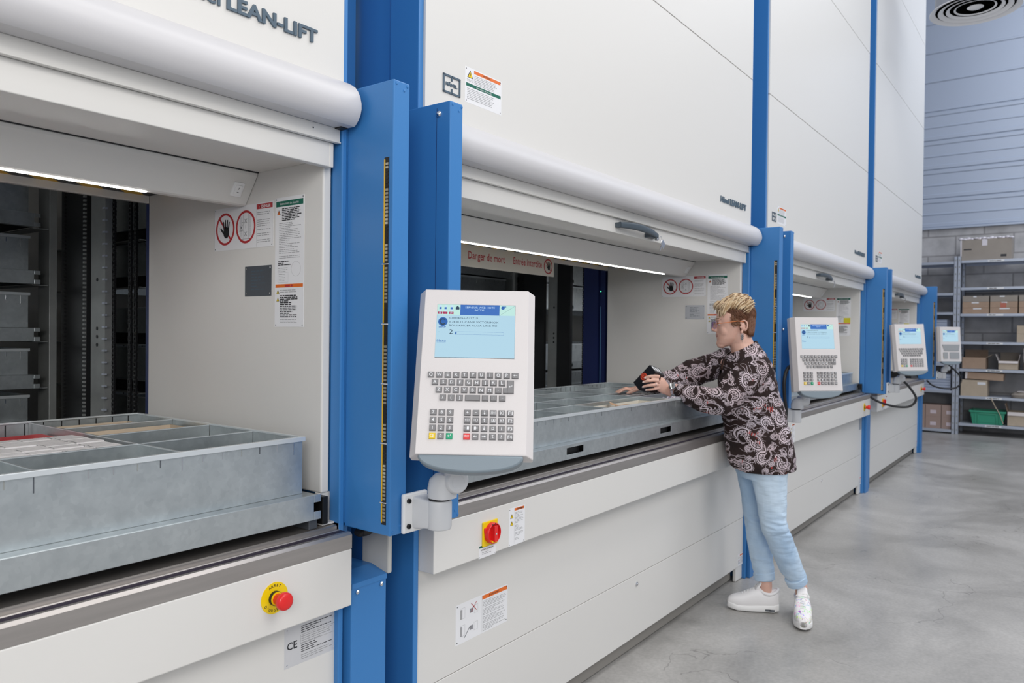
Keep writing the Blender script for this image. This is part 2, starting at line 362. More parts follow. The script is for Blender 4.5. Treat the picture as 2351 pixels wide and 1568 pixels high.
# ================================================================ storage lift module (coordinates of the nearest lift)
XL, XR = -1.442, 1.290
PITCH = 3.034
G_L = 'blue and cream storage lifts in a row'
def sign_danger(parent, X):
    mb = MB(); o = V((X, 2.058, 1.777)); ux, uy, un = -UY, UZ, -UX; a = (o, ux, uy, un)
    w, h = .286, .124
    plate(mb, *a, w, h)
    for x, y in ((0, 0), (w-.0006, 0)): rect(mb, *a, x, y, .0006, h, INKG)
    for cx, sgn in ((.056, 1), (.158, 0)):
        off = o+ux*cx-uy*.062
        mb.ring(0, 0, .0405, .047, off, ux, uy, un, .0003, .0010, REDI, 44)
        if sgn:
            c, s_ = math.cos(math.radians(-48)), math.sin(math.radians(-48)); P = [(-.042, -.003), (.042, -.003), (.042, .003), (-.042, .003)]
            mb.add([off+ux*(x*c-y*s_)+uy*(x*s_+y*c)+un*.0009 for x, y in P], [(0, 1, 2, 3)], REDI)
            hand_icon(mb, off+ux*.006-uy*.002, ux, uy, un, .040, BLACK)
            mb.ring(0, 0, .0066, .0072, off-ux*.024, ux, uy, un, .0003, .0005, INKG, 20)
        else:
            for x, y, ww, hh in ((-.013, -.036, .0007, .072), (.013, -.036, .0007, .072), (-.026, .034, .052, .0008), (-.032, -.014, .02, .0007), (-.032, .010, .02, .0007)): rect(mb, off, ux, uy, un, x, y, ww, hh, INK)
            for i in range(26): rect(mb, off, ux, uy, un, .016, -.030+i*.0023, .010, .0006, INKG); rect(mb, off, ux, uy, un, -.027, -.030+i*.0023, .009, .0006, INKG)
            for cx2, cy2 in ((0, .017), (0, -.02), (-.022, -.001)):
                for sg in (1, -1):
                    c, s_ = math.cos(sg*.785), math.sin(sg*.785)
                    mb.add([off+ux*(cx2+x*c-y*s_)+uy*(cy2+x*s_+y*c)+un*.0007 for x, y in ((-.009, -.0006), (.009, -.0006), (.009, .0006), (-.009, .0006))], [(0, 1, 2, 3)], INK)
            rect(mb, off, ux, uy, un, -.0008, -.005, .0016, .009, INKG)
    rect(mb, *a, .209, .002, .0006, .12, INKG)
    rect(mb, *a, .2105, .003, .073, .014, REDI)
    put_text(mb, 'DANGER', o+ux*.233-uy*.0145, ux, uy, un, .0085, WHITE, .042, bold=.02, d=.0007); tri(mb, o, ux, uy, un, .224, .0102, .009, REDI, WHITE)
    for i, (y, n) in enumerate(((.024, 2), (.045, 4), (.072, 1), (.083, 2), (.101, 2))): micro(mb, o+ux*.213-uy*y, ux, uy, un, .066, .0056*n, n, INKG, 10+i, .35)
    rivets(mb, *a, w, h)
    return mb.build('danger_sign', parent, fixn=False)
def sign_long(parent, X):
    mb = MB(); o = V((X, 1.762, 1.782)); ux, uy, un = -UY, UZ, -UX; a = (o, ux, uy, un); w, h = .125, .352
    plate(mb, *a, w, h)
    rect(mb, *a, .004, .010, w-.008, .015, GRNI); put_text(mb, 'Instructions de sécurité', o+ux*.022-uy*.0205, ux, uy, un, .0068, WHITE, .08, d=.0008)
    tri(mb, o, ux, uy, un, .016, .040, .013, ORAN)
    micro(mb, o+ux*.03-uy*.029, ux, uy, un, .085, .036, 8, INK, 3, .62)
    for i, (y, n) in enumerate(((.068, 7), (.101, 4), (.120, 4), (.140, 3), (.158, 2))): micro(mb, o+ux*.018-uy*y, ux, uy, un, .095, .0047*n, n, INKG, 20+i, .35)
    micro(mb, o+ux*.014-uy*.172, ux, uy, un, .06, .014, 3, INK, 31, .5)
    micro(mb, o+ux*.014-uy*.190, ux, uy, un, .05, .014, 3, INKG, 32, .35); micro(mb, o+ux*.018-uy*.207, ux, uy, un, .03, .022, 5, INKG, 33, .3)
    for x, y, ww, hh in ((.014, .204, .044, .0004), (.014, .231, .044, .0004), (.014, .204, .0004, .027), (.058, .204, .0004, .027)): rect(mb, *a, x, y, ww, hh, INKG)
    mb.ring(0, 0, .0197, .0202, o+ux*.092-uy*.196, ux, uy, un, .0003, .0005, INKG, 32)
    rect(mb, *a, .003, .236, w-.006, .009, ORAN); micro(mb, o+ux*.045-uy*.2375, ux, uy, un, .035, .006, 1, REDI, 5, .9, .0008)
    tri(mb, o, ux, uy, un, .014, .256, .011); tri(mb, o, ux, uy, un, .014, .277, .011)
    micro(mb, o+ux*.024-uy*.250, ux, uy, un, .08, .010, 2, INKG, 41, .35)
    micro(mb, o+ux*.024-uy*.265, ux, uy, un, .085, .062, 13, INK, 42, .6)
    micro(mb, o+ux*.024-uy*.330, ux, uy, un, .075, .012, 3, INKG, 43, .35)
    rivets(mb, *a, w, h)
    return mb.build('instruction_sign', parent, fixn=False)
def make_lift():
    r = empty('storage_lift', (0, 0, 0), 'x', 'storage lift', G_L)
    def B(name, boxes, bevel=0., par=r, smooth=False):
        mb = MB()
        for b in boxes: mb.box(*b)
        return mb.build(name, par, bevel=bevel, smooth=smooth)
    # blue frame: left corner, right corner, side skins (only the front half of the depth is closed)
    B('corner_column', [(-1.462, XL, 1.524, 1.642, 0, 7.3, BLUE), (-1.452, -1.44, 1.642, 1.656, 0, 7.3, BLUE), (-1.446, -1.436, 1.656, 2.45, 0, 7.3, BLUE)], .003)
    B('corner_column', [(XR, 1.306, 1.520, 1.56, .0, 7.3, BLUE), (1.296, 1.316, 1.56, 1.80, 0, 7.3, BLUE), (1.304, 1.330, 1.575, 1.59, 0, 7.3, BLUE)], .003)
    B('gap_cover', [(1.316, 1.572, 1.795, 1.81, 0, 7.3, BLUE), (1.3165, 1.352, 1.56, 1.795, 0, .9, BLUE)])
    B('cable_cover', [(1.3165, 1.440, 1.500, 1.79, 0.0, .757, BLUE)], .003)
    mb = MB(); mb.prism([(1.498, .745), (1.498, .759), (1.56, .775), (1.79, .775), (1.79, .757)], 1.3165, 1.44, BLUE)
    for x in (1.335, 1.42): mb.lathe([(.006, 0), (.006, .002), (.003, .004)], (x, 1.498, .735), -UY, CHROME, 10)
    mb.build('cover_lid', r)
    B('bumper_strip', [(1.4405, 1.4555, 1.4935, 1.60, .757, .93, mat('grey_strip', (.52, .51, .48), .5))], .004)
    # upper cladding: sheets with thin seams
    for a, b in ((1.99, 2.899), (2.903, 3.969), (3.973, 4.978), (4.982, 6.1), (6.104, 7.3)):
        B('front_panel', [(XL, XR, 1.516, 1.534, a, b, CREAM)], .0015)
    B('panel_backing', [(XL+.01, XR-.01, 1.5345, 1.545, 1.96, 7.3, BLACK)])
    # roller cover
    pr = [(1.5155, 2.058), (1.500, 2.055), (1.485, 2.047), (1.472, 2.038), (1.462, 2.026), (1.454, 2.011), (1.4495, 1.995), (1.449, 1.980), (1.453, 1.966), (1.461, 1.953), (1.470, 1.944), (1.4755, 1.9405),
          (1.524, 1.9405), (1.524, 1.9435), (1.478, 1.9435), (1.480, 1.95), (1.524, 1.952), (1.5155, 2.0)]
    mb = MB(); mb.prism(pr[:12]+[(1.5235, 1.9405), (1.5155, 1.9435)], -1.441, 1.291, ROLLC)
    mb.box(1.268, 1.290, 1.500, 1.524, 1.9375, 1.941, BLACK)
    mb.build('roller_cover', r, smooth=True, ang=30)
    B('fascia', [(-1.438, 1.286, 1.524, 1.534, 1.905, 1.9405, CREAM), (-1.438, 1.286, 1.520, 1.534, 1.903, 1.906, CREAM), ], .001)
    mb = MB(); mb.lathe([(.002, 0), (.002, .001)], (1.20, 1.524, 1.926), -UY, BLACK, 10); mb.build('rivet', r)
    sash = B('sash', [(-1.43, 1.274, 1.5365, 1.56, 1.8415, 1.9045, CREAM), (1.262, 1.2745, 1.535, 1.556, 1.8405, 1.902, CREAM)], .002)
    # pull handle with key on the sash
    mb = MB(); pts = []
    for i in range(13):
        t = i/12; x = -.275+.335*t; y = 1.515-.018*math.sin(t*math.pi*.9)
        pts.append((x, y, 1.874-.012*t*t+.006*math.sin(t*math.pi)))
    mb.loft([((x, y, z), UY, UZ, .008, .0125+.003*math.sin(i/12*math.pi), .7) for i, (x, y, z) in enumerate(pts)], NAVYP, 14)
    mb.obox((-.265, 1.525, 1.874), UX, UY, UZ, .012, .015, .010, NAVYP); mb.obox((.03, 1.522, 1.860), UX, UY, UZ, .04, .016, .009, NAVYP)
    mb.build('pull_handle', sash, smooth=True)
    mb = MB(); mb.lathe([(.010, -.004), (.010, .008), (.006, .010)], (.058, 1.512, 1.852), -UY, CHROME, 16)
    mb.ring(0, 0, .009, .0105, (.078, 1.500, 1.852), UX, UZ, UY, -.0006, .0006, CHROME, 20)
    mb.obox((.096, 1.497, 1.830), V((.8, 0, -.6)), UY, V((.6, 0, .8)), .016, .0012, .014, CHROME)
    mb.obox((.075, 1.497, 1.812), V((.6, 0, .8)), UY, V((.8, 0, -.6)), .015, .0009, .0035, CHROME)
    mb.build('key', sash, smooth=True)
    # opening: ceiling, slanted light housing, hazard strip, beam, side sheets
    B('opening_ceiling', [(-1.43, 1.27, 1.56, 1.845, 1.8625, 1.868, CREAM), (-1.43, 1.27, 2.10, 2.44, 1.8645, 1.870, CREAM), (-1.42, 1.262, 1.838, 1.8415, 1.860, 1.8625, BLACK)])
    mb = MB(); mb.prism([(1.842, 1.8605), (1.8445, 1.852), (1.898, 1.777), (1.905, 1.7735), (1.930, 1.7735), (2.10, 1.8605)], -1.42, 1.2615, CREAM)
    lh = mb.build('light_housing', r, bevel=.002)
    mb = MB(); mb.box(-1.30, .98, 1.908, 1.918, 1.7705, 1.7733, LIGHTM); mb.build('light_tube', lh)
    mb = MB(); sl = V((0, .0565, -.083)).normalized(); sn = V((0, -.83, -.565)).normalized()
    c0 = V((1.215, 1.872, 1.8125)); mb.obox(c0+sn*.002, UX, sl, sn, .016, .021, .003, WPLA); mb.obox(c0+sn*.005, UX, sl, (sn+sl*.12).normalized(), .010, .014, .003, WPLA)
    mb.obox(c0+sn*.009+sl*.006, UX, sl, sn, .003, .0006, .0004, INK); mb.obox(c0+sn*.009-sl*.005, UX, sl, sn, .0006, .003, .0004, INK)
    mb.build('rocker_switch', lh, bevel=.0008)
    for s_, nm in ((1, 'a'), (-1, 'b')):
        a, b = (1.263, 1.289) if s_ > 0 else (-1.436, -1.412)
        B('side_sheet', [(a, b, 1.561, 2.445, .998, 1.8645, CREAM)], .004)
    B('hazard_strip', [(-1.41, 1.262, 2.30, 2.4405, 1.8565, 1.8635, HAZ)])
    B('opening_beam', [(-1.41, 1.2625, 2.441, 2.455, 1.833, 1.866, CREAM), (-1.41, 1.30, 2.455, 2.475, 1.835, 2.5, BEIGEIN)], .002)
    mb = MB(); mb.box(1.262, 1.300, 1.566, 1.585, .922, .998, CREAM); mb.box(1.252, 1.300, 1.54, 1.60, .9185, .924, CREAM)
    mb.box(1.205, 1.232, 1.535, 1.60, .918, .9445, DARKPL); mb.box(1.244, 1.262, 1.53, 2.44, .925, .996, BLACKM); mb.build('guide_rail', r, bevel=.002)
    # worktop edge: brushed steel profile with a rubber groove
    prf = [(2.46, .917), (1.530, .917), (1.526, .9145), (1.526, .907), (1.516, .907), (1.514, .903), (1.486, .903), (1.484, .9085), (1.474, .9085), (1.4672, .902), (1.4672, .867), (1.53, .867), (1.53, .895), (2.46, .895)]
    mb = MB(); mb.prism(prf, -1.439, 1.2875, STEEL); wt = mb.build('worktop_edge', r)
    B('rubber_strip', [(-1.439, 1.2875, 1.488, 1.512, .9032, .9058, RUBBER)], par=wt)
    ap = B('apron', [(-1.439, 1.288, 1.467, 1.54, .7205, .8662, CREAM)], .003)
    B('end_plate', [(XR, 1.302, 1.522, 1.57, .9, .922, WPLA)], .001)
    B('lower_panel', [(XL, 1.3045, 1.536, 1.56, .358, .80, CREAM), (-1.43, 1.30, 1.545, 1.56, .8, .90, CREAM)], .0015)
    lp = B('service_panel', [(XL, 1.3045, 1.536, 1.56, .084, .3555, CREAM)], .0015)
    mb = MB(); mb.lathe([(.0105, 0), (.0105, .003), (.008, .005), (.005, .005), (.004, .001), (0, .001)], (-.045, 1.536, .316), -UY, CHROME, 20); mb.build('cylinder_lock', lp, smooth=True)
    B('foot', [(1.19, 1.3045, 1.54, 1.556, .004, .0835, CREAM), (1.3045, 1.3135, 1.534, 1.62, .0, .36, DARKPL)], .001)
    B('plinth', [(XL+.02, 1.19, 1.572, 1.59, .012, .10, KICK), (XL+.03, 1.18, 1.60, 1.62, 0, .10, BLACK)])  # black strip behind paints the shadow line under the plinth
    # light-curtain posts
    def post(x0, x1, name='light_curtain_post'):
        mb = MB(); mb.box(x0, x1, 1.352, 1.521, .911, 2.044, BLUE); p = mb.build(name, r, bevel=.003)
        for zz_, sg in ((2.035, -1), (.920, 1)):
            for dx, dz in ((.010, .0), (.036, .012), (.047, .0)):
                mb = MB(); mb.lathe([(.0036, 0), (.003, .0016), (.0, .002)], (x0+dx, 1.352, zz_+sg*dz), -UY, BLUE, 10); mb.build('screw', p)
        return p
    p1 = post(1.308, 1.364)
    mb = MB(); cuts = [.941, .994, 1.142, 1.291, 1.440, 1.589, 1.851]
    mb.box(1.3070, 1.3078, 1.3655, 1.3815, .938, 1.853, BLACK)
    for i in range(6):
        mb.box(1.3055, 1.3076, 1.3785, 1.3815, cuts[i]+.002, cuts[i+1]-.003, AMBER)
        zz_ = cuts[i]+.006
        while zz_ < cuts[i+1]-.008:
            mb.box(1.3058, 1.3076, 1.3675, 1.3765, zz_, zz_+.0055, LEDM if int(zz_*1000) % 3 else BLACK); zz_ += .0092
    for c_ in cuts[1:6]: mb.box(1.3045, 1.3076, 1.364, 1.385, c_-.0022, c_, LGREY)
    mb.build('sensor_strip', p1)
    p2 = post(-1.517, -1.465)
    mb = MB(); mb.box(-1.5176, -1.517, 1.3995, 1.4005, .93, 2.03, NAVY); mb.build('sheet_seam', p2)
    for z_ in (2.013, 1.46):
        mb = MB(); mb.lathe([(.009, 0), (.0085, .004), (.005, .008), (.0, .009)], (-1.517, 1.392, z_), -UX, CHROME, 16); mb.build('screw', p2, smooth=True)
    B('post_bracket', [(-1.465, -1.44, 1.5212, 1.535, .95, 2.0, BLUE)]); B('post_bracket', [(1.3065, 1.33, 1.5212, 1.5595, .92, 2.0, BLUE)])
    # controls on the apron
    es = MB(); c = V((1.056, 1.467, .804))
    es.lathe([(.036, 0), (.036, .0015), (0, .0015)], c, -UY, YEL, 48); e0 = es.build('emergency_stop', r)
    es = MB()
    es.lathe([(.0165, .0015), (.0165, .009), (.015, .009)], c, -UY, BLACK, 28); es.lathe([(.0152, .009), (.0152, .012), (.013, .012)], c, -UY, YEL, 28); es.build('collar', e0, smooth=True)
    es = MB(); es.lathe([(.0125, .012), (.0125, .024), (.019, .030), (.0205, .034), (.0205, .041), (.018, .0455), (.012, .047), (0, .0475)], c, -UY, REDP, 32); es.build('mushroom_button', e0, smooth=True, ang=70)
    es = MB()
    def arc(txt, a0, a1, rr, flip):
        n = len(txt)
        for i, ch in enumerate(txt):
            if ch == ' ': continue
            a = a0+(a1-a0)*(i/(n-1)); rad = V((math.cos(a), 0, math.sin(a))); up = rad if not flip else -rad; tx = V((up.z, 0, -up.x))
            put_text(es, ch, c+rad*rr-up*.0028, tx, up, -UY, .0062, BLACK, d=.0019, bold=.02, center=True)
    arc('ARRET', math.radians(118), math.radians(62), .0285, False); arc("D'URGENCE", math.radians(212), math.radians(328), .0285, True)
    es.build('lettering', e0, fixn=False)
    ms = MB(); sx = -1.184
    ms.box(sx-.037, sx+.037, 1.4615, 1.4672, .752, .829, YEL); s0 = ms.build('main_switch', r, bevel=.002)
    ms = MB(); c = V((sx+.002, 1.4615, .791)); ms.lathe([(.033, 0), (.033, .014), (.031, .016), (.0295, .016), (.0285, .006), (0, .006)], c, -UY, REDP, 40)
    ms.obox(c-UY*.013, UX, UY, UZ, .008, .009, .025, REDP); ms.obox(c-UY*.011-UZ*.0255, UX, UY, UZ, .011, .005, .004, YEL); ms.obox(c-UX*.030+UZ*.012+UY*.0005, UX, UY, UZ, .005, .006, .008, REDP)
    for a in (60, 85, 110): ms.obox(c+V((math.cos(math.radians(a))*.0305, -.0155, math.sin(math.radians(a))*.0305)), UX, UY, UZ, .002, .001, .002, BLACK)
    ms.lathe([(.003, .022), (.003, .0235)], c, -UY, CHROME, 12)
    ms.build('rotary_knob', s0, bevel=.001, smooth=True)
    # signs on the front
    ux, uy, un = UX, UZ, -UY
    mb = MB(); o = V((-1.235, 1.467, .759)); plate(mb, o, ux, uy, un, .084, .041, WHITE); rect(mb, o, ux, uy, un, .002, .002, .080, .007, GRNI)
    micro(mb, o+ux*.02-uy*.003, ux, uy, un, .045, .005, 1, WHITE, 2, .8, .0007); put_text(mb, 'INTERRUPTEUR PRINCIPAL', o+ux*.010-uy*.0185, ux, uy, un, .0052, INK, .064)
    micro(mb, o+ux*.016-uy*.022, ux, uy, un, .05, .010, 2, INKG, 6, .35); rivets(mb, o, ux, uy, un, .084, .041, .0012, .004, INK); mb.build('switch_label', r, fixn=False)
    mb = MB(); o = V((-1.082, 1.467, .8465)); plate(mb, o, ux, uy, un, .089, .124, WHITE); rect(mb, o, ux, uy, un, .031, .003, .054, .0085, ORAN)
    put_text(mb, 'AVERTISSEMENT', o+ux*.040-uy*.0102, ux, uy, un, .0052, INK, .040, d=.0008, bold=.02); rect(mb, o, ux, uy, un, .0295, .003, .0004, .118, INKG)
    tri(mb, o, ux, uy, un, .016, .027, .015); tri(mb, o, ux, uy, un, .016, .050, .015)
    for i, (y, n) in enumerate(((.016, 7), (.046, 2), (.058, 5), (.083, 3), (.101, 2))): micro(mb, o+ux*.033-uy*y, ux, uy, un, .048, .0042*n, n, INKG, 50+i, .35)
    rivets(mb, o, ux, uy, un, .089, .124, .0014, .005, INK); mb.build('warning_label', r, fixn=False)
    mb = MB(); o = V((1.768-PITCH, 1.516, 2.2425)); w_, h_ = .183, .110; plate(mb, o, ux, uy, un, w_, h_, WHITE)
    tri(mb, o, ux, uy, un, .024, .020, .024); micro(mb, o+ux*.008-uy*.036, ux, uy, un, .030, .008, 2, INKG, 8, .3)
    rect(mb, o, ux, uy, un, .043, .004, .134, .010, ORAN); put_text(mb, 'AVERTISSEMENT', o+ux*.085-uy*.0115, ux, uy, un, .0052, INK, .04, d=.0008)
    micro(mb, o+ux*.045-uy*.017, ux, uy, un, .12, .030, 6, INKG, 9, .35); rect(mb, o, ux, uy, un, .005, .049, .174, .010, GRNI)
    put_text(mb, 'Instructions de sécurité', o+ux*.055-uy*.0565, ux, uy, un, .0052, WHITE, .075, d=.0008); micro(mb, o+ux*.010-uy*.063, ux, uy, un, .150, .036, 7, INKG, 11, .3)
    rect(mb, o, ux, uy, un, .0425, .004, .0004, .042, INKG); rivets(mb, o, ux, uy, un, w_, h_, .0016, .006, INK); mb.build('warning_plate', r, fixn=False)
    # square emblem with the maker's lettering
    mb = MB(); o = V((1.666-PITCH, 1.516, 2.192)); e = .078; f_ = .0555; t = .0055
    for x, y, ww, hh in ((0, 0, e, t), (0, f_-t, e, t), (0, 0, t, f_), (e-t, 0, t, f_), (e/2-.0025, 0, .005, .0155), (e/2-.0025, f_-.0165, .005, .0165)):
        mb.obox(o+ux*(x+ww/2)-uy*(y+hh/2)+un*.0015, ux, uy, un, ww/2, hh/2, .0018, SLATE)
    put_text(mb, 'HÄNEL', o+ux*.0130-uy*.0320, ux, uy, un, .0095, SLATE, .052, d=.0004, bold=.03, thick=.002); mb.build('maker_emblem', r, fixn=False)
    mb = MB(); o = V((.820, 1.516, 2.1315)); put_text(mb, 'Hänel', o, ux, uy, un, .0315, SLATE, .118, d=.0, bold=.015, thick=.004)
    put_text(mb, 'LEAN-LIFT', o+ux*.134, ux, uy, un, .033, SLATE, .248, d=.0, bold=.028, thick=.005); mb.build('lettering', r, fixn=False)
    mb = MB(); o = V((4.251-PITCH, 1.536, .154)); plate(mb, o, ux, uy, un, .086, .066, WHITE); rect(mb, o, ux, uy, un, .028, .005, .055, .008, ORAN)
    tri(mb, o, ux, uy, un, .013, .016, .014); tri(mb, o, ux, uy, un, .013, .033, .014, REDI); rect(mb, o, ux, uy, un, .007, .043, .013, .014, SLATE); micro(mb, o+ux*.03-uy*.018, ux, uy, un, .05, .04, 6, INKG, 12, .35)
    mb.build('base_sticker', r, fixn=False)
    sign_danger(r, 1.2625); sign_long(r, 1.2625)
    mb = MB(); ux, uy, un = -UY, UZ, -UX; o = V((1.2625, 1.902, 1.601)); plate(mb, o, ux, uy, un, .124, .085, DARKPL); micro(mb, o+ux*.03-uy*.01, ux, uy, un, .07, .06, 7, SLATE, 4, .25); rivets(mb, o, ux, uy, un, .124, .085, .003, .007, CHROME)
    mb.build('type_plate', r, fixn=False)
    # shaft interior
    B('shaft_back_sheet', [(-1.45, 1.58, 4.10, 4.14, 0, 7.3, BEIGEIN), (-1.45, 1.58, 2.46, 4.1, .2, .26, BLACKM), (-1.45, 1.58, 2.46, 4.12, 3.2, 3.3, BLACKM)])  # black floor and lid added to keep the shaft interior dark
    B('shaft_partition', [(-1.41, 1.27, 2.462, 2.474, 0.0, .90, BEIGEIN)])
    B('upright', [(1.272, 1.300, 3.225, 3.330, .3, 3.2, DGAL)], .002); B('upright', [(-1.43, -1.40, 3.45, 3.55, .3, 3.2, DGAL)], .002)
    mb = MB(); mb.box(1.30, 1.33, 2.825, 2.935, .3, 3.2, DGAL)
    for z_ in (1.36, 1.39, 1.42, 1.60): mb.lathe([(.007, 0), (.007, .001)], (1.2995, 2.885, z_), -UX, BLACK, 12)
    for i in range(34): mb.box(1.290, 1.30, 2.808, 2.828, .95+i*.043, .956+i*.043, RACK)
    mb.build('upright', r)
    mb = MB(); mb.box(1.302, 1.33, 2.975, 3.19, .3, 3.2, BLACKM)
    for i in range(70): mb.box(1.294, 1.302, 2.978, 2.990, .92+i*.0155, .927+i*.0155, DGAL); mb.box(1.296, 1.302, 3.15, 3.162, .92+i*.0155, .927+i*.0155, BLACKM)
    mb.build('gear_rack', r)
    B('navy_upright', [(1.291, 1.34, 2.476, 2.515, .3, 3.2, NAVY)]); B('navy_upright', [(-1.45, -1.415, 2.476, 2.52, .3, 3.2, NAVY)])
    for y_ in (2.612, 2.650, 2.768):
        mb = MB(); z_ = .92; i = 0
        while z_ < 1.95:
            w2 = .0065 if i % 2 else .0045
            for dy in (-w2, w2): mb.obox((1.305, y_+dy, z_), UX, UY, UZ, .004, .0014, .0085, BLACKM)
            mb.lathe([(.0042, -.009), (.0042, .009)], (1.305, y_, z_-.0075), UY, BLACKM, 8); z_ += .015; i += 1
        mb.build('lift_chain', r)
    return r
lift = make_lift()
lifts = [lift]
for k in range(1, 4):
    c = copy_tree(lift); c.location = (PITCH*k, 0, 0); lifts.append(c)
LL = ['nearest cream and blue lift at the left edge, dark type plate in its opening',
      'second lift from the left, with the woman leaning over its worktop',
      'third lift from the left, just behind the woman, red stop button on its apron',
      'farthest lift in the row, next to the grey storage racks']
for o, l in zip(lifts, LL): o['label'] = l
for i, o in enumerate(lifts[1:]):
    for ch in kids(o):
        if ch.name.startswith('type_plate'):
            me = ch.data.copy(); ch.data = me; me.materials[0] = mat('pale_metal_plate', (.62, .64, .68), .3, .3); ch['label'] = 'pale metal type plate'
# extras that only one lift shows
mb = MB(); ux, uy, un = UX, UZ, -UY; o = V((1.135, 1.536, .690)); plate(mb, o, ux, uy, un, .163, .101, mat('silver_plate', (.66, .66, .68), .35, .25))
put_text(mb, 'CE', o+ux*.008-uy*.057, ux, uy, un, .019, INK, .030, bold=.015)
for i, (y, n, im) in enumerate(((.006, 4, INK), (.032, 4, INKG), (.054, 4, INK), (.078, 3, INKG))): micro(mb, o+ux*.05-uy*y, ux, uy, un, .105, .0052*n, n, im, 60+i, .35)
for x, y, ww, hh in ((.048, .030, .11, .0004), (.048, .052, .11, .0004), (.048, .030, .0004, .022), (.158, .030, .0004, .022)): rect(mb, o, ux, uy, un, x, y, ww, hh, INK)
rivets(mb, o, ux, uy, un, .163, .101, .0022, .008, CHROME); mb.build('rating_plate', lifts[0], fixn=False)
def on(k, mb, name, **kw):
    o = mb.build(name, None, **kw); o.location = (0, 0, 0); o.parent = lifts[k]; o.matrix_parent_inverse = Matrix.Translation((-PITCH*k, 0, 0)); return o
# lift 2: red-lettered banner, cardboard-side warning plate, wide guide columns
mb = MB(); o = V((2.30, 2.42, 1.859)); w_ = 1.328; h_ = .112; plate(mb, o, ux, uy, un, w_, h_, mat('banner_cream', (.66, .63, .56), .5), .002)
put_text(mb, 'Entrée interdite', o+ux*.045-uy*.070, ux, uy, un, .034, REDI, .30, bold=.012); put_text(mb, 'Danger de mort', o+ux*.56-uy*.070, ux, uy, un, .040, REDI, .30, bold=.012)
put_text(mb, 'Entrée interdite', o+ux*.935-uy*.068, ux, uy, un, .040, REDI, .270, bold=.012)
off = o+ux*1.268-uy*.056; mb.ring(0, 0, .036, .043, off, ux, uy, un, .0003, .001, REDI, 40)
c_, s_ = math.cos(-.8), math.sin(-.8); mb.add([off+ux*(x*c_-y*s_)+uy*(x*s_+y*c_)+un*.0008 for x, y in ((-.038, -.003), (.038, -.003), (.038, .003), (-.038, .003))], [(0, 1, 2, 3)], REDI)
hand_icon(mb, off+ux*.006, ux, uy, un, .036, BLACK); mb.tube([(3.22, 2.40, 1.90), (3.222, 2.40, 1.845)], .0015, INK, 6); on(1, mb, 'danger_banner', fixn=False)
mb = MB(); o = V((1.773, 1.536, .5645)); w_, h_ = .268, .127; plate(mb, o, ux, uy, un, w_, h_, WHITE); rect(mb, o, ux, uy, un, .131, .004, .134, .013, ORAN)
put_text(mb, 'AVERTISSEMENT', o+ux*.175-uy*.0135, ux, uy, un, .006, INK, .045, d=.0008); tri(mb, o, ux, uy, un, .170, .0105, .009, ORAN)
rect(mb, o, ux, uy, un, .130, .003, .0006, .121, INKG)
for i in range(4): micro(mb, o+ux*.134-uy*(.021+.026*i), ux, uy, un, .125, .0235, 5, INKG, 70+i, .35)
for j in (0, 1):
    q = o-uy*(.055*j)
    for x, y, ww, hh in ((.024, .016, .020, .034), (.090, .022, .018, .026)):
        for r4 in ((x, y, ww, .0006), (x, y+hh, ww, .0006), (x, y, .0006, hh), (x+ww, y, .0006, hh)): rect(mb, q, ux, uy, un, *r4, INKG)
    rect(mb, q, ux, uy, un, .022, .020, .009, .030, INKG, .0006); rect(mb, q, ux, uy, un, .068, .028, .016, .014, mat('pict_grey', (.25, .25, .27), .6), .0006)
    for sg in ((1, -1) if j == 0 else (1,)):
        col = REDI if j == 0 else DARKPL; cc, ss = math.cos(sg*.8), math.sin(sg*.8); of = q+ux*(.088 if j == 0 else .055)-uy*(.026 if j == 0 else .044)
        L = .019; mb.add([of+ux*(x*cc-y*ss)+uy*(x*ss+y*cc)+un*.001 for x, y in ((-L, -.001), (L, -.001), (L, .001), (-L, .001))], [(0, 1, 2, 3)], col)
rivets(mb, o, ux, uy, un, w_, h_, .0018, .007, INK); on(1, mb, 'loading_sign', fixn=False)
mb = MB(); mb.box(1.27+PITCH, 1.30+PITCH, 2.52, 2.63, .3, 3.2, NAVY); on(1, mb, 'navy_upright')
mb = MB(); mb.box(1.27+PITCH, 1.30+PITCH, 2.735, 2.84, .3, 3.2, BLACKM); on(1, mb, 'chain_cover')
mb = MB(); mb.box(1.27+PITCH, 1.30+PITCH, 2.95, 3.05, .3, 3.2, BLACKM); on(1, mb, 'chain_cover')
mb = MB(); mb.box(1.2695+PITCH, 1.27+PITCH, 2.495, 2.50, 1.0, 1.6, mat('steel_blue_edge', (.1, .25, .45), .4)); mb.ell((1.268+PITCH, 2.497, 1.70), UX, UY, UZ, .003, .004, .004, mat('green_indicator', (.1, .8, .4), .3, emit=((.1, .9, .5), 1.5)), 8, 6); on(1, mb, 'indicator')
# lifts 3 and 4: yellow sticker on the long sign; lift 4: closed right end and small plate
for k in (2, 3):
    mb = MB(); rect(mb, (1.2614+PITCH*k, 1.762, 1.782), -UY, UZ, -UX, .065, .190, .058, .045, mat('yellow_sticker', (.70, .62, .02), .5), .0006); on(k, mb, 'yellow_sticker', fixn=False)
mb = MB(); X4 = XR+PITCH*3
mb.box(X4+.016, X4+.024, 1.55, 4.12, 0, 7.3, mat('end_sheet', (.50, .53, .62), .4)); mb.box(X4+.006, X4+.026, 1.524, 1.56, .9, 7.3, BLUE); on(3, mb, 'end_sheet')
mb = MB(); X0 = -1.45
mb.box(X0-.004, X0-.001, 2.45, 4.12, 0, 7.3, BEIGEIN); on(0, mb, 'end_sheet')
mb = MB(); rect(mb, (1.19+PITCH*2, 1.5355, .705), UX, UZ, -UY, 0, 0, .105, .12, mat('grey_plate', (.33, .35, .38), .4), .0006)
on(2, mb, 'rating_plate', fixn=False)
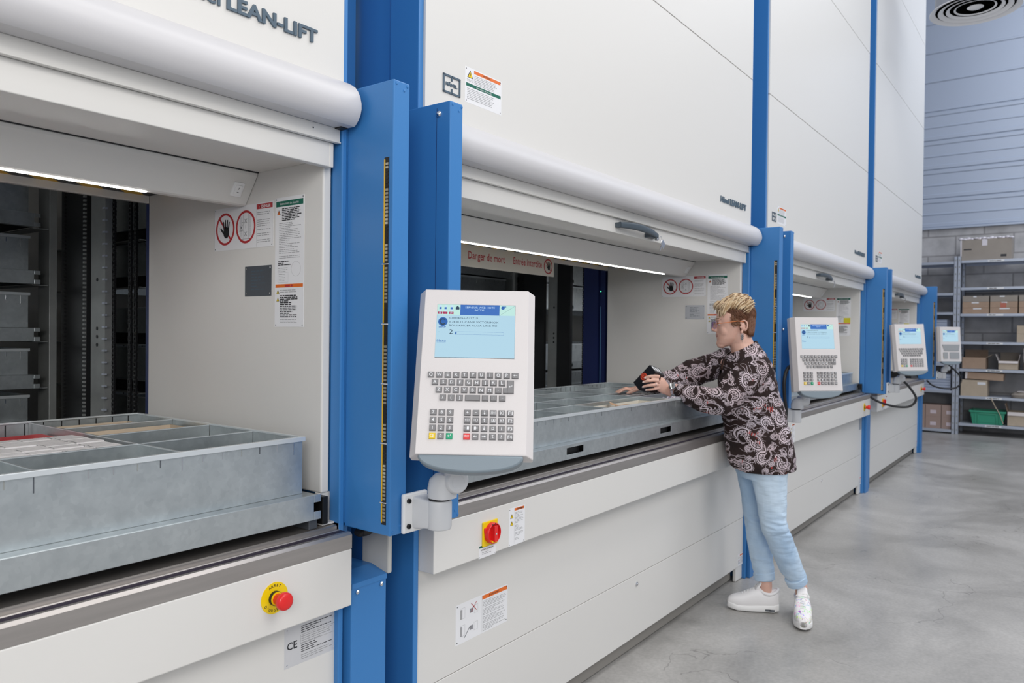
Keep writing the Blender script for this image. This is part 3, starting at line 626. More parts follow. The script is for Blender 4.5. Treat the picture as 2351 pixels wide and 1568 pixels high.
# ================================================================ trays
def tray(name, x0, x1, y0, y1, zc0, zc1, ztop, notch0, step, tall, label, divs=(), slots=(), group=None, mid=0, cat='tray'):
    """carrier zc0..zc1 with notched ends; galvanised container on it, ztop high"""
    r = empty(name, (0, 0, 0), label, cat, group)
    mb = MB()
    yf = y0-.040; t = .003
    # carrier: front rail with hook notches at both ends, side rails, rear rail, floor sheet
    xe = x1+.028; xs = x0-.028; h = zc1-zc0
    segs = sorted([(a, b) for a, b in slots]); xx = xs+.022
    for a, b in segs+[(xe-.022, None)]:
        mb.box(xx, a, yf, yf+t, zc0, zc1, GALV)
        if b is not None:
            mb.box(a, b, yf, yf+t, zc0, zc0+h*.33, GALV); mb.box(a, b, yf, yf+t, zc0+h*.78, zc1, GALV); mb.box(a, b, yf+.02, yf+.022, zc0, zc1, BLACKM); xx = b
    for q, w_ in ((xe-.022, .022), (xs, .022)):
        mb.box(q, q+w_, yf, yf+t, zc0, zc0+h*.33, GALV); mb.box(q, q+w_, yf, yf+t, zc0+h*.70, zc1, GALV)
        e_ = q if q > 0 and q > x0+.5 else q+w_
    mb.box(xe-.024, xe-.022, yf+t, y1, zc0, zc1, BLACKM); mb.box(xs+.022, xs+.024, yf+t, y1, zc0, zc1, BLACKM)
    mb.box(xs+.01, xe-.01, yf+t, y1+.03, zc1-.003, zc1, GALV); mb.box(xs+.022, xe-.022, y1+.027, y1+.03, zc0, zc1, GALV)
    mb.box(xs+.022, xe-.022, yf+t, yf+.03, zc0, zc0+.003, GALV)
    mb.build('carrier', r, bevel=.0015)
    mb = MB(); z0 = zc1+.0005; w_ = .0018
    mb.box(x0, x1, y0, y0+w_, z0, ztop, GALV); mb.box(x0, x1, y1-w_, y1, z0, ztop, GALV); mb.box(x0, x0+w_, y0+w_, y1-w_, z0, ztop, GALV); mb.box(x1-w_, x1, y0+w_, y1-w_, z0, ztop, GALV)
    mb.box(x0+w_, x1-w_, y0+w_, y1-w_, z0, z0+.0015, GALV)
    for a in ((x0-.004, x1+.006, y0-.004, y0+.008), (x0-.004, x1+.006, y1-.008, y1+.004), (x0-.004, x0+.006, y0+.008, y1-.008), (x1-.004, x1+.006, y0+.008, y1-.008)): mb.box(*a, ztop-.003, ztop+.001, EDGE)
    mb.box(x0-.004, x1+.006, y0-.0045, y0-.0030, ztop-.0100, ztop+.0005, EDGE)
    # punched divider slots, front and back
    x = notch0; i = mid
    while x > x0+.02: x -= step; i -= 1
    x += step; i += 1
    while x < x1-.01:
        tl = (i % 6 == 0); L = .030 if tl else .016
        mm = (CHROME, DGAL, CHROME, DARKPL, CHROME)[(i*7) % 5]
        mb.box(x-.0012, x+.0012, y0-.0006, y0-.0001, ztop-.012-L, ztop-.012, mm)
        mb.box(x-.0015, x+.0015, y1-w_-.0006, y1-w_, ztop-.012-L*2.2, ztop-.006, BLACKM)
        x += step; i += 1
    mb.build('container', r, bevel=.0006)
    for d in divs:
        a, b, c, d2 = d; mb = MB()
        if abs(b-a) > abs(d2-c): mb.box(a, b, c-.0006, c+.0006, z0+.002, ztop-.002, GALV); mb.box(a, b, c-.002, c+.002, ztop-.0045, ztop-.002, EDGE)
        else: mb.box(a-.0006, a+.0006, c, d2, z0+.002, ztop-.002, GALV); mb.box(a-.002, a+.002, c, d2, ztop-.0045, ztop-.002, EDGE)
        mb.build('divider', r)
    return r
XT0, XT1 = -1.36, 1.203
tray('metal_tray', XT0, XT1, 1.56, 2.40, .945, 1.008, 1.151, .883, .0489, .05, 'galvanised tray pulled out of the nearest lift, holding red and white boxes',
     divs=[(XT0+.003, XT1-.003, 1.770, 1.770), (.895, XT1-.003, 1.978, 1.978), (.895, XT1-.003, 2.180, 2.180), (.893, .893, 1.563, 2.397), (.600, .600, 1.563, 1.768), (.10, .10, 1.563, 2.397)], group='trays pulled out onto the worktops')
tray('metal_tray', XT0+PITCH, XT1+PITCH, 1.56, 2.40, .9455, 1.002, 1.110, 2.502, .0514, .05, 'galvanised tray in front of the woman with her hands over it', mid=0,
     divs=[(XT0+PITCH+.003, XT1+PITCH-.003, 1.752, 1.752), (2.0, XT1+PITCH-.003, 1.948, 1.948), (2.3, XT1+PITCH-.003, 2.18, 2.18), (2.505, 2.505, 1.563, 1.75), (2.79, 2.79, 1.563, 1.946), (3.40, 3.40, 1.563, 2.397), (2.20, 2.20, 1.754, 2.397), (3.05, 3.05, 1.754, 2.397), (3.83, 3.83, 1.563, 2.397)],
     slots=[(2.381, 2.502), (3.177, 3.292)], group='trays pulled out onto the worktops')
tray('metal_tray', XT0+2*PITCH, XT1+2*PITCH, 1.60, 2.40, .9455, 1.002, 1.10, 7.2, .0514, .05, 'galvanised tray inside the third lift, half hidden by its terminal',
     divs=[(6.9, 6.9, 1.603, 2.397)], slots=[(5.6, 5.72)], group='trays pulled out onto the worktops')
# stored trays deep in the shafts
names3 = ['topmost', 'second from the top', 'third from the top', 'fourth from the top', 'lowest']
def stored(k, levels, X0=None, slots=False):
    for i, (zt, hh) in enumerate(levels):
        off = PITCH*k
        sl = [(off-1.10, off-.98), (off-.75, off-.63), (off+.55, off+.67)] if slots else ()
        lab = ('shadowed metal tray stored in the %s lift, %s of its stack' % (['nearest', 'second', 'third'][k], names3[i]))
        tray('stored_tray', XT0+off, XT1+off, 3.24, 4.05, zt-.052, zt, zt+hh, off+.883, .0489, 0, lab, slots=sl, group='trays stored inside the lift shafts')
stored(0, [(1.860, .15), (1.640, .134), (1.420, .135), (1.239, .10), (1.060, .10)])
stored(1, [(1.860, .15), (1.655, .144), (1.405, .11), (1.195, .144), (1.02, .10)], slots=True)
stored(2, [(1.860, .13), (1.655, .144), (1.195, .144), (1.02, .10)], slots=True)
# ledges that carry the stored trays
for k, lv in ((0, [1.860, 1.640, 1.420, 1.239, 1.060]), (1, [1.860, 1.655, 1.405, 1.195, 1.02]), (2, [1.860, 1.655, 1.195, 1.02])):
    for z in lv:
        for xa, xb in ((XT0-.045, XT0-.002), (XT1+.010, XT1+.067)): mb = MB(); mb.box(PITCH*k+xa, PITCH*k+xb, 3.23, 4.10, z-.056, z-.0525, DGAL); on(k, mb, 'shelf_ledge')
# ---------------------------------------------------------------- contents of the nearest tray
REDB = mat('red_carton', (.50, .015, .02), .4); PACK = mat('white_carton', (.72, .70, .70), .5)
zf = 1.0105
def text_box(name, c, L, W, H, m, lab, cat, group, rot=0., marks=None):
    """carton lying on z=c.z, length L along its own x"""
    ax = V((math.cos(rot), math.sin(rot), 0)); ay = V((-math.sin(rot), math.cos(rot), 0)); c = V(c)
    mb = MB(); mb.obox(V((0, 0, H/2)), ax, ay, UZ, L/2, W/2, H/2, m)
    if marks: marks(mb, ax, ay, H)
    o = mb.build(name, None, bevel=.0012); o.location = c
    return tag(o, lab, cat, group)
def redmark(mb, ax, ay, H):
    put_text(mb, 'VICTORINOX', V((0, 0, H))-ax*.026-ay*.004, ax, ay, UZ, .006, WHITE, .052, d=.0005)
    mb.obox(V((0, 0, H))+ax*.038, ax, ay, UZ, .006, .010, .0003, REDI)
redpos = [(.825, 2.205), (.675, 2.20), (.525, 2.205), (.375, 2.20), (.225, 2.205)]
rl = ['rightmost', 'second from the right', 'third from the right', 'fourth from the right', 'leftmost']
for (x, y), l in zip(redpos, rl): text_box('red_carton', (x-.012, y, zf), .142, .165, .116, REDB, 'flat red carton in the nearest tray, %s of the red row' % l, 'box', 'red cartons in the nearest tray', .02, redmark)
r_ = random.Random(3); nW = 0
def packmark(mb, ax, ay, H):
    for s in (-1, 1): put_text(mb, 'VICTORINOX', V((0, 0, H))-ax*.024+ay*(.008*s)-ay*.002, ax, ay, UZ, .0045, INKG, .045, d=.0005)
    mb.obox(V((0, 0, H))-ax*.030, ax, ay, UZ, .0010, .016, .0003, BLACK)
for j in range(7):
    for i in range(11):
        x = .845-i*.0665+r_.uniform(-.001, .001); y = 1.795+j*.0445
        if x < .14: continue
        text_box('knife_carton', (x, y, zf), .064, .042, .133+r_.uniform(-.002, .002), PACK, 'small white printed carton packed upright among the others in the nearest tray', 'box', 'white cartons in the nearest tray', 0, packmark); nW += 1
def open_box(name, c, L, W, H, m, lab, cat, group=None, rot=0., flaps=(), t=.003, inner=None, kind_parts=True):
    ax = V((math.cos(rot), math.sin(rot), 0)); ay = V((-math.sin(rot), math.cos(rot), 0))
    mb = MB()
    mb.obox((0, 0, t/2), ax, ay, UZ, L/2, W/2, t/2, m)
    for s in (-1, 1):
        mb.obox(ax*s*(L/2-t/2)+UZ*H/2, ax, ay, UZ, t/2, W/2, H/2, m); mb.obox(ay*s*(W/2-t/2)+UZ*H/2, ax, ay, UZ, L/2, t/2, H/2, m)
    o = mb.build(name, None); o.location = c; tag(o, lab, cat, group)
    for (side, ang, ln, fm) in flaps:   # side: 'x+','x-','y+','y-'; ang from vertical outwards
        s = 1 if side[1] == '+' else -1; a = ax if side[0] == 'x' else ay; b = ay if side[0] == 'x' else ax
        hw = W/2 if side[0] == 'x' else L/2; hl = L/2 if side[0] == 'x' else W/2
        d = (a*s*math.sin(ang)+UZ*math.cos(ang)); n = d.cross(b)
        mb = MB(); mb.obox(a*s*hl+UZ*H+d*ln/2, b, d, n, hw*.98, ln/2, t/2, fm); mb.build('flap', o)
    return o
open_box('cardboard_box', (1.045, 2.078, zf), .275, .150, .126, CARD2, 'open flat cardboard box in the middle right compartment of the nearest tray', 'box', 'cardboard boxes in the nearest tray')
open_box('cardboard_box', (1.03, 2.275, zf), .24, .15, .124, CARD2, 'open flat cardboard box against the back wall of the nearest tray', 'box', 'cardboard boxes in the nearest tray')
# ---------------------------------------------------------------- contents of the woman's tray
zt2 = 1.0045
def crumple(name, c, rx, ry, rz, m, lab, cat, seed, group=None, n=5, smooth=False):
    r = random.Random(seed); mb = MB(); nu = 26; nv = 12
    vs = []; fs = []
    for j in range(nv+1):
        for i in range(nu+1):
            u = -1+2*i/nu; v = -1+2*j/nv; e = max(abs(u), abs(v)); z = rz*(1-e**4)*(.55+.45*r.random())
            vs.append((rx*u*(1+.05*r.random()), ry*v*(1+.05*r.random()), max(z, .0005)))
    for j in range(nv):
        for i in range(nu): a = j*(nu+1)+i; fs.append((a, a+1, a+nu+2, a+nu+1))
    n0 = len(vs); vs += [(x, y, 0) for x, y, z in vs]
    fs += [tuple(reversed([q+n0 for q in f])) for f in fs[:nu*nv]]
    mb.add(vs, fs, m); o = mb.build(name, None, smooth=smooth); o.location = c; return tag(o, lab, cat, group)
crumple('plastic_bag', (3.60, 1.655, zt2), .19, .082, .103, mat('clear_film', (.66, .62, .72), .12, coat=.6), 'crumpled glossy plastic bags in the compartment at the woman\'s sleeve', 'plastic bag', 2)
crumple('plastic_bag', (3.20, 1.85, zt2), .14, .085, .075, mat('pale_bag', (.50, .56, .58), .3), 'pale plastic bag lying low beside the paper compartment', 'plastic bag', 4)
open_box('cardboard_tray', (3.09, 1.655, zt2), .56, .16, .088, mat('pale_board', (.62, .58, .50), .7), 'pale open cardboard liner behind the front lip of the woman\'s tray', 'box')
for i, (x, y, rz) in enumerate(((2.98, 1.64, .3), (3.10, 1.655, 1.1), (3.17, 1.64, 2.0), (3.04, 1.675, .7))):
    mb = MB(); pts = [(-.05, -.02), (.055, -.03), (.06, .025), (-.03, .03)]; vs = []
    for q, (a, b) in enumerate(pts): vs.append((a*math.cos(rz)-b*math.sin(rz), a*math.sin(rz)+b*math.cos(rz), .012+.02*((q*7+i*3) % 4)/3))
    vs += [(v[0], v[1], v[2]+.0015) for v in vs]; mb.add(vs, [(0, 1, 2), (0, 2, 3), (4, 6, 5), (4, 7, 6), (0, 4, 5, 1), (1, 5, 6, 2), (2, 6, 7, 3), (3, 7, 4, 0)], mat('brown_paper', (.42, .27, .17), .7))
    o = mb.build('paper_scrap', None); o.location = (x, y, zt2+.055+.0045*i); tag(o, 'curled brown paper scrap lying on the others in the pale liner', 'paper', 'paper scraps in the pale liner')
mb = MB(); mb.box(-.12, .12, -.055, .055, 0, .062, mat('folded_film', (.55, .57, .60), .3)); o = mb.build('padding_sheet', None, bevel=.006); o.location = (3.0, 1.665, zt2+.0035); tag(o, 'grey padding under the paper scraps in the pale liner', 'padding')
bt = ['in front', 'in the middle', 'at the back']
for i in range(3):
    mb = MB(); mb.box(-.14, .14, -.022, .022, 0, .095, BLACK if i % 2 else PACK)
    for j in range(5): mb.obox((-.11+.055*j, 0, .0955), UX, UY, UZ, .012, .020, .0004, WHITE if i % 2 else INK)
    o = mb.build('flat_carton', None, bevel=.001); o.location = (3.62, 1.80+.05*i, zt2); tag(o, 'black and white flat carton under the woman\'s hand, %s of three' % bt[i], 'box', 'flat cartons under the hand')
# ---------------------------------------------------------------- control terminals
SCR = mat('screen_pale_blue', (.0, .0, .0), .2, emit=((.48, .72, .86), .93)); SCRB = mat('screen_blue', (0, 0, 0), .2, emit=((.05, .16, .50), 1.0))
SCRG = mat('screen_pale_green', (0, 0, 0), .2, emit=((.55, .84, .78), .95)); SCRT = mat('screen_text', (0, 0, 0), .3, emit=((.02, .05, .09), 1)); SCRR = mat('screen_red', (0, 0, 0), .3, emit=((.40, .02, .09), 1))
SCRL = mat('screen_link', (0, 0, 0), .3, emit=((.02, .12, .42), 1)); SCRW = mat('screen_white', (0, 0, 0), .3, emit=((.55, .75, .95), 1))
def terminal_text(mb):
    n = UZ; ux, uy = UX, UY; o = V((-.0965, .1675, -.0005)); W, H = .1925, .1385; a = (o, ux, uy, n)
    rect(mb, *a, 0, 0, W, H, SCR, .0002); rect(mb, *a, 0, 0, .057, .0275, SCRG, .0004); rect(mb, *a, .1535, 0, .039, .0275, SCRG, .0004); rect(mb, *a, .057, 0, .0965, .0275, SCRB, .0004)
    put_text(mb, 'SERVEUR WEB HOTE', o+ux*.069-uy*.0095, ux, uy, n, .0052, SCRW, .073, d=.0006); put_text(mb, 'ACTIF', o+ux*.092-uy*.0165, ux, uy, n, .0052, SCRW, .024, d=.0006)
    for x, t in ((.006, '18'), (.0185, '1'), (.0335, '19')):
        rect(mb, *a, x-.001, .002, .0055, .0145, SCRW, .0005); rect(mb, *a, x-.001, .007, .0055, .0055, SCRB, .0006); rect(mb, *a, x-.004, .0195, .011, .006, SCRR, .0005)
        put_text(mb, t, o+ux*(x+.0013)-uy*.0250, ux, uy, n, .0048, SCRW, d=.0007, center=True)
    mb.add([o+ux*x-uy*y+n*.0006 for x, y in ((.044, .009), (.050, .003), (.056, .009))], [(0, 1, 2)], SCRT); rect(mb, *a, .0455, .009, .009, .004, SCRT, .0006)
    mb.lathe([(.0045, .0004), (0, .0007)], o+ux*.162-uy*.007, n, SCRL, 14); rect(mb, *a, .160, .003, .010, .002, SCRL, .0008)
    c, s = math.cos(.62), math.sin(.62); q = o+ux*.173-uy*.0145; L = .024; mb.add([q+ux*(x*c-y*s)+uy*(x*s+y*c)+n*.0006 for x, y in ((-L, -.0002), (L, -.0002), (L, .0002), (-L, .0002))], [(0, 1, 2, 3)], SCRT)
    mb.lathe([(.0117, .0003), (0, .0006)], o+ux*.0155-uy*.0455, n, SCRL, 24); mb.ring(0, 0, .0055, .0085, o+ux*.0155-uy*.0455, ux, uy, n, .0006, .0009, SCRT, 20, a0=.7, a1=5.6)
    micro(mb, o+ux*.006-uy*.058, ux, uy, n, .018, .006, 2, SCRL, 1, .5)
    put_text(mb, 'C0004056-037719', o+ux*.031-uy*.038, ux, uy, n, .0052, SCRT, .070, d=.0005); put_text(mb, '0.7830.11-CANIF VICTORINOX', o+ux*.031-uy*.0485, ux, uy, n, .0052, SCRT, .121, d=.0005)
    put_text(mb, 'BOULANGER ALOX LISSE RO', o+ux*.031-uy*.0575, ux, uy, n, .0052, SCRT, .118, d=.0005); put_text(mb, '2', o+ux*.032-uy*.0775, ux, uy, n, .0125, SCRT, .009, d=.0005)
    put_text(mb, '..', o+ux*.006-uy*.0735, ux, uy, n, .006, SCRT, d=.0005); put_text(mb, 'Menu', o+ux*.003-uy*.0985, ux, uy, n, .0065, SCRL, .022, d=.0005); rect(mb, *a, .003, .0995, .022, .0004, SCRL, .0005)
    for r4 in ((.047, .0715, .118, .0004), (.047, .0785, .118, .0004), (.047, .0715, .0004, .0075), (.165, .0715, .0004, .0075)): rect(mb, *a, *r4, SCRL, .0005)
    rect(mb, *a, .0475, .0725, .003, .0055, SCRL, .0006)
def make_terminal():
    r = empty('control_terminal', (0, 0, 0), 'x', 'control terminal', 'control terminals on the posts')
    mb = MB(); w, h = .128, .2075; W2, H2 = .1445, .2085; zb = -.030; zB = -.062
    fr = [(-w, -h, 0), (w, -h, 0), (w, h, 0), (-w, h, 0)]; md = [(-W2, -H2-.002, zb), (W2, -H2-.002, zb), (W2, H2, zb), (-W2, H2, zb)]; bk = [(-W2, -H2-.002, zB), (W2, -H2-.002, zB), (W2, H2, zB), (-W2, H2, zB)]
    f = []
    for a in (0, 4):
        for i in range(4): f.append((a+i, a+(i+1) % 4, a+4+(i+1) % 4, a+4+i))
    # front face as a frame round the screen opening
    sc = [(-.0965, .029, 0), (.096, .029, 0), (.096, .1675, 0), (-.0965, .1675, 0)]
    vs = fr+md+bk+sc+[(x, y, -.004) for x, y, z in sc]
    f += [(0, 1, 13, 12), (1, 2, 14, 13), (2, 3, 15, 14), (3, 0, 12, 15), (8, 11, 10, 9)]
    f += [(12, 13, 17, 16), (13, 14, 18, 17), (14, 15, 19, 18), (15, 12, 16, 19)]
    mb.add(vs, f, PLAST); mb.build('housing', r, bevel=.0025)
    mb = MB(); mb.box(-.098, .0975, .0275, .1690, -.0045, -.0035, BLACK); mb.v = [(x, y, z+.0025) for x, y, z in mb.v]
    terminal_text(mb); mb.build('screen', r, fixn=False)
    mb = MB(); n = 30; outer = [(-.122, -.2085)]+[(-.122*math.cos(math.pi*i/n), -.2085-.040*math.sin(math.pi*i/n)**.85) for i in range(1, n)]+[(.122, -.2085)]
    mb.poly(outer, (0, 0, 0), UX, UY, UZ, -.040, .004, LIPG); mb.build('hand_rest', r, bevel=.007, smooth=True, ang=50)
    mb = MB(); mb.box(-.06, .06, -.185, .15, -.085, -.061, PLAST); mb.build('back_box', r, bevel=.006)
    def key(x, y, t, m=KEYG, kw=.0155, kh=.0153, hgt=.0045, tw=None, th=.0082):
        mb = MB(); mb.add([(-kw/2, -kh/2, 0), (kw/2, -kh/2, 0), (kw/2, kh/2, 0), (-kw/2, kh/2, 0), (-kw/2+.0014, -kh/2+.0014, hgt), (kw/2-.0014, -kh/2+.0014, hgt), (kw/2-.0014, kh/2-.0014, hgt), (-kw/2+.0014, kh/2-.0014, hgt)],
               [(0, 1, 5, 4), (1, 2, 6, 5), (2, 3, 7, 6), (3, 0, 4, 7), (4, 5, 6, 7)], m)
        if callable(t): t(mb, hgt)
        elif t: put_text(mb, t, (0, -th/2, hgt), UX, UY, UZ, th, WHITE, tw, d=.0003, bold=.01, center=True)
        mb.build('key', r, loc=(0, 0, 0)).location = (x, y, 0.0002)
    def arrow(dx, dy, L=.0045):
        def g(mb, z):
            d = V((dx, dy, 0)); p = V((-dy, dx, 0)); o = V((0, 0, z+.0003))
            mb.add([o-d*L-p*.0006, o+d*L*.5-p*.0006, o+d*L*.5+p*.0006, o-d*L+p*.0006], [(0, 1, 2, 3)], WHITE); mb.add([o+d*L*.2-p*.0026, o+d*L*1.1, o+d*L*.2+p*.0026], [(0, 1, 2)], WHITE)
        return g
    def enter(mb, z):
        arrow(-1, 0, .004)(mb, z); mb.add([(.0028, -.0006, z+.0003), (.004, -.0006, z+.0003), (.004, .004, z+.0003), (.0028, .004, z+.0003)], [(0, 1, 2, 3)], WHITE)
    def bars(rs):
        def g(mb, z):
            for x, y, w_, h_ in rs: mb.add([(x, y, z+.0003), (x+w_, y, z+.0003), (x+w_, y+h_, z+.0003), (x, y+h_, z+.0003)], [(0, 1, 2, 3)], WHITE)
        return g
    for i, ch in enumerate('QWERTYUIOP'): key(-.102+.0201*i, -.015, ch)
    key(.0991, -.015, arrow(-1, 0), kw=.0165)
    for i, ch in enumerate('ASDFGHJKL'): key(-.0915+.01995*i, -.0336, ch)
    for i, ch in enumerate('ZXCVBNM'): key(-.0813+.0201*i, -.0523, ch)
    key(.0597, -.0523, bars([(-.0007, -.002, .0012, .0022)]))
    key(.0885, -.0430, enter, kw=.0165, kh=.0335); key(.0765, -.0523, None, kw=.0110)
    for x, ch, th in ((-.0711, '/', .008), (-.0511, '(', .008), (-.0311, ')', .008), (.0292, ':', .005)): key(x, -.0714, ch, th=th)
    key(.0493, -.0714, bars([(-.0007, -.0007, .0014, .0014)])); key(.0698, -.0714, bars([(-.002, -.0005, .004, .001)]))
    key(-.0005, -.0714, None, kw=.0360)
    nx = (-.091, -.0712, -.0512); ny = (-.1075, -.126, -.145, -.1643)
    for j, row in enumerate(('789', '456', '123')):
        for i, ch in enumerate(row): key(nx[i], ny[j], ch)
    key(nx[0], ny[3], 'CE', YEL, tw=.010); key(nx[1], ny[3], '0'); key(nx[2], ny[3], enter, GRNK)
    fx = (-.011, .009, .0292, .0494, .0695, .0897)
    U = lambda x: (x-.0022, -.0025, .0009, .006), (x+.0016, -.0025, .0009, .006), (x-.0022, -.0025, .0045, .0009)
    def ub(x): return [(x-.0025, -.0028, .0009, .006), (x+.0020, -.0028, .0009, .006), (x-.0025, -.0028, .0054, .0009)]
    rows = [['+', '-', arrow(0, -1), bars([(-.005, -.0035, .0009, .007), (.004, -.0035, .0009, .007), (-.005, -.0004, .010, .0009), (-.0018, -.0035, .0009, .007), (.0010, -.0035, .0009, .007)]), 'X?', 'F1'],
            [bars(ub(.002)+[(-.0055, .0002, .004, .0008), (-.0039, -.0014, .0008, .004)]), bars(ub(.002)+[(-.0055, .0002, .004, .0008)]), arrow(0, 1), bars(ub(-.0012)+ub(.0024)), 'Y?', 'F2'],
            [bars([(0, -.0035, .005, .007), (-.0055, -.0004, .004, .0009)]), bars([(-.003, -.0035, .0045, .007), (.002, .0008, .003, .0008), (.002, -.0015, .003, .0008)]), arrow(0, -1), bars(ub(0)+[(-.0035, -.0033, .007, .0006), (-.001, .0005, .0008, .002), (.0006, .0005, .0008, .003)]), 'i', 'F3'],
            ['STOP', arrow(-1, 0), arrow(1, 0), bars([(-.0006, -.0035, .0012, .006), (-.002, .0018, .004, .002), (0, -.0035, .0025, .0009)]), '?', 'F4']]
    for j, row in enumerate(rows):
        for i, t in enumerate(row):
            if t == 'STOP': key(fx[i], ny[j], t, REDP, tw=.012, th=.0055)
            elif t == '-': key(fx[i], ny[j], bars([(-.0025, -.0005, .005, .001)]))
            else: key(fx[i], ny[j], t, tw=.010 if t in ('X?', 'Y?', 'F1', 'F2', 'F3', 'F4') else None)
    return r
term = make_terminal()
poses = [((1.386, 1.151, 1.332), (.59, -.808, -.007), (.292, .205, .934), 1.),
         ((4.390, 1.144, 1.322), (.689, -.725, .006), (.099, .102, .990), 1.),
         ((7.384, 1.150, 1.333), (.594, -.804, .020), (.113, .123, .986), 1.),
         ((10.355, 1.188, 1.345), (.66, -.75, .0), (.060, .060, .996), 1.)]
TL_ = ['large near control terminal beside the blue posts, screen reading SERVEUR WEB HOTE', 'control terminal behind the woman, on the post of the second lift', 'control terminal on the post of the third lift', 'smallest and farthest control terminal, in front of the grey racks']
terms = [term]+[copy_tree(term) for _ in poses[1:]]
for i, (c, rx, up, s) in enumerate(poses):
    t = terms[i]
    rx = V(rx).normalized(); up = V(up); up = (up-rx*up.dot(rx)).normalized(); nz = rx.cross(up)
    Mx = Matrix((rx, up, nz)).transposed().to_4x4(); Mx.translation = V(c); t.matrix_world = Mx; t['label'] = TL_[i]
    if i == 3:
        gk = mat('grey_key_overlay', (.34, .35, .36), .5)
        mb = MB(); mb.add([(-.110, -.007, .0052), (.108, -.007, .0052), (.095, -.08, .0052), (-.085, -.08, .0052)], [(0, 1, 2, 3)], gk)
        mb.box(-.1, -.043, -.174, -.099, .0050, .0052, gk) if False else None
        mb.add([(-.1, -.174, .0052), (-.043, -.174, .0052), (-.043, -.099, .0052), (-.1, -.099, .0052)], [(0, 1, 2, 3)], gk); mb.add([(-.02, -.174, .0052), (.099, -.174, .0052), (.099, -.099, .0052), (-.02, -.099, .0052)], [(0, 1, 2, 3)], gk)
        o = mb.build('keypad_overlay', t, fixn=False)
    # swivel bracket, in lift coordinates
    off = V((PITCH*i, 0, 0)); br = empty('swivel_arm', (0, 0, 0)); br.parent = t; br.matrix_parent_inverse = Mx.inverted()
    def Bp(mb, name, **kw):
        o = mb.build(name, br, **kw); return o
    mb = MB(); mb.obox(off+V((1.385, 1.3430, .962)), UX, UY, UZ, .043, .0060, .050, WPLA)
    Bp(mb, 'mounting_plate', bevel=.004)
    mb = MB(); mb.loft([(off+V((1.398, 1.338, .962)), UX, UZ, .027, .042, .25), (off+V((1.400, 1.322, .962)), UX, UZ, .026, .040, .25), (off+V((1.409, 1.296, .960)), UX, UZ, .029, .036, .25), (off+V((1.412, 1.268, .960)), UX, UZ, .024, .034, .3)], LGREY, 28)
    mb.lathe([(.030, -.037), (.032, -.03), (.032, .030), (.030, .036)], off+V((1.412, 1.282, .960)), UZ, LGREY, 32)
    Bp(mb, 'bracket', smooth=True, bevel=.002)
    mb = MB(); mb.lathe([(.027, 0), (.027, .008)], off+V((1.412, 1.282, .995)), UZ, BLACK, 28); Bp(mb, 'collar', smooth=True)
    for z_ in (.930, .994): mb = MB(); mb.lathe([(.0062, 0), (.0062, .005), (.0038, .005), (.0030, .002), (0, .002)], off+V((1.3575, 1.337, z_)), -UY, BLACK, 14); Bp(mb, 'bolt', smooth=True)
    mb = MB(); e0 = off+V((1.412, 1.272, 1.003))
    mb.loft([(e0, UX, UY, .033, .033, .7), (e0+V((0, 0, .025)), UX, UY, .034, .034, .7), (e0+V((-.002, -.004, .048)), UX, UY, .032, .032, .8), (e0+V((-.006, -.010, .062)), UX, UY, .022, .022)], LGREY, 32)
    d_ = V((.75, -.65, 0)).normalized()
    mb.lathe([(.028, -.02), (.031, -.014), (.031, .028), (.027, .034), (.018, .034), (.0175, .0325), (0, .0325)], e0+V((.012, -.022, .046)), d_ if i else V((-.35, -.93, 0)).normalized(), LGREY, 32)
    tb = V(c)-up*.165-nz*.075
    mb.loft([(e0+V((.01, -.02, .05)), UX, UY, .027, .024, .7), ((e0+V((.01, -.02, .05)))*.5+tb*.5, UX, UY, .024, .020, .7), (tb, UX, UY, .026, .020, .7)], LGREY, 24)
    Bp(mb, 'elbow_joint', smooth=True, bevel=.0015)
# corrugated cable loops (the near terminal only shows a stub under the post)
def cable(name, pts, lab, r=.011):
    P = []; pts = [V(p) for p in pts]; n = 16
    for i in range(len(pts)-1):
        p0 = pts[max(i-1, 0)]; p1 = pts[i]; p2 = pts[i+1]; p3 = pts[min(i+2, len(pts)-1)]
        for k in range(n):
            t = k/n; P.append(.5*((2*p1)+(-p0+p2)*t+(2*p0-5*p1+4*p2-p3)*t*t+(-p0+3*p1-3*p2+p3)*t**3))
    P.append(pts[-1]); mb = MB(); mb.tube(P, [r*(1 if k % 2 else .84) for k in range(len(P))], BLACK, 10)
    return tag(mb.build(name, None, smooth=True), lab, 'cable')
cable('corrugated_cable', [(1.335, 1.500, .896), (1.345, 1.50, .890), (1.375, 1.50, .890), (1.40, 1.53, .895), (1.40, 1.60, .9), (1.39, 1.70, .9), (1.39, 1.80, .9)], 'short black corrugated cable under the post of the nearest lift', .012)
cable('corrugated_cable', [(4.36, 1.40, .894), (4.33, 1.335, .895), (4.345, 1.315, .925), (4.362, 1.31, .985), (4.330, 1.31, 1.075), (4.320, 1.31, 1.165), (4.345, 1.30, 1.235), (4.40, 1.265, 1.268)], 'black corrugated cable looping up behind the woman to the terminal there')
cable('corrugated_cable', [(7.40, 1.50, .896), (7.42, 1.42, .84), (7.47, 1.30, .80), (7.53, 1.18, .80), (7.56, 1.13, .87), (7.54, 1.18, .97), (7.505, 1.25, 1.06), (7.48, 1.268, 1.15)], 'black corrugated cable hanging in a loop below the third terminal')
cable('corrugated_cable', [(10.45, 1.45, .896), (10.47, 1.38, .83), (10.52, 1.26, .80), (10.58, 1.14, .82), (10.60, 1.10, .92), (10.57, 1.16, 1.02), (10.51, 1.26, 1.12), (10.48, 1.285, 1.18)], 'black corrugated cable hanging in a loop below the farthest terminal')
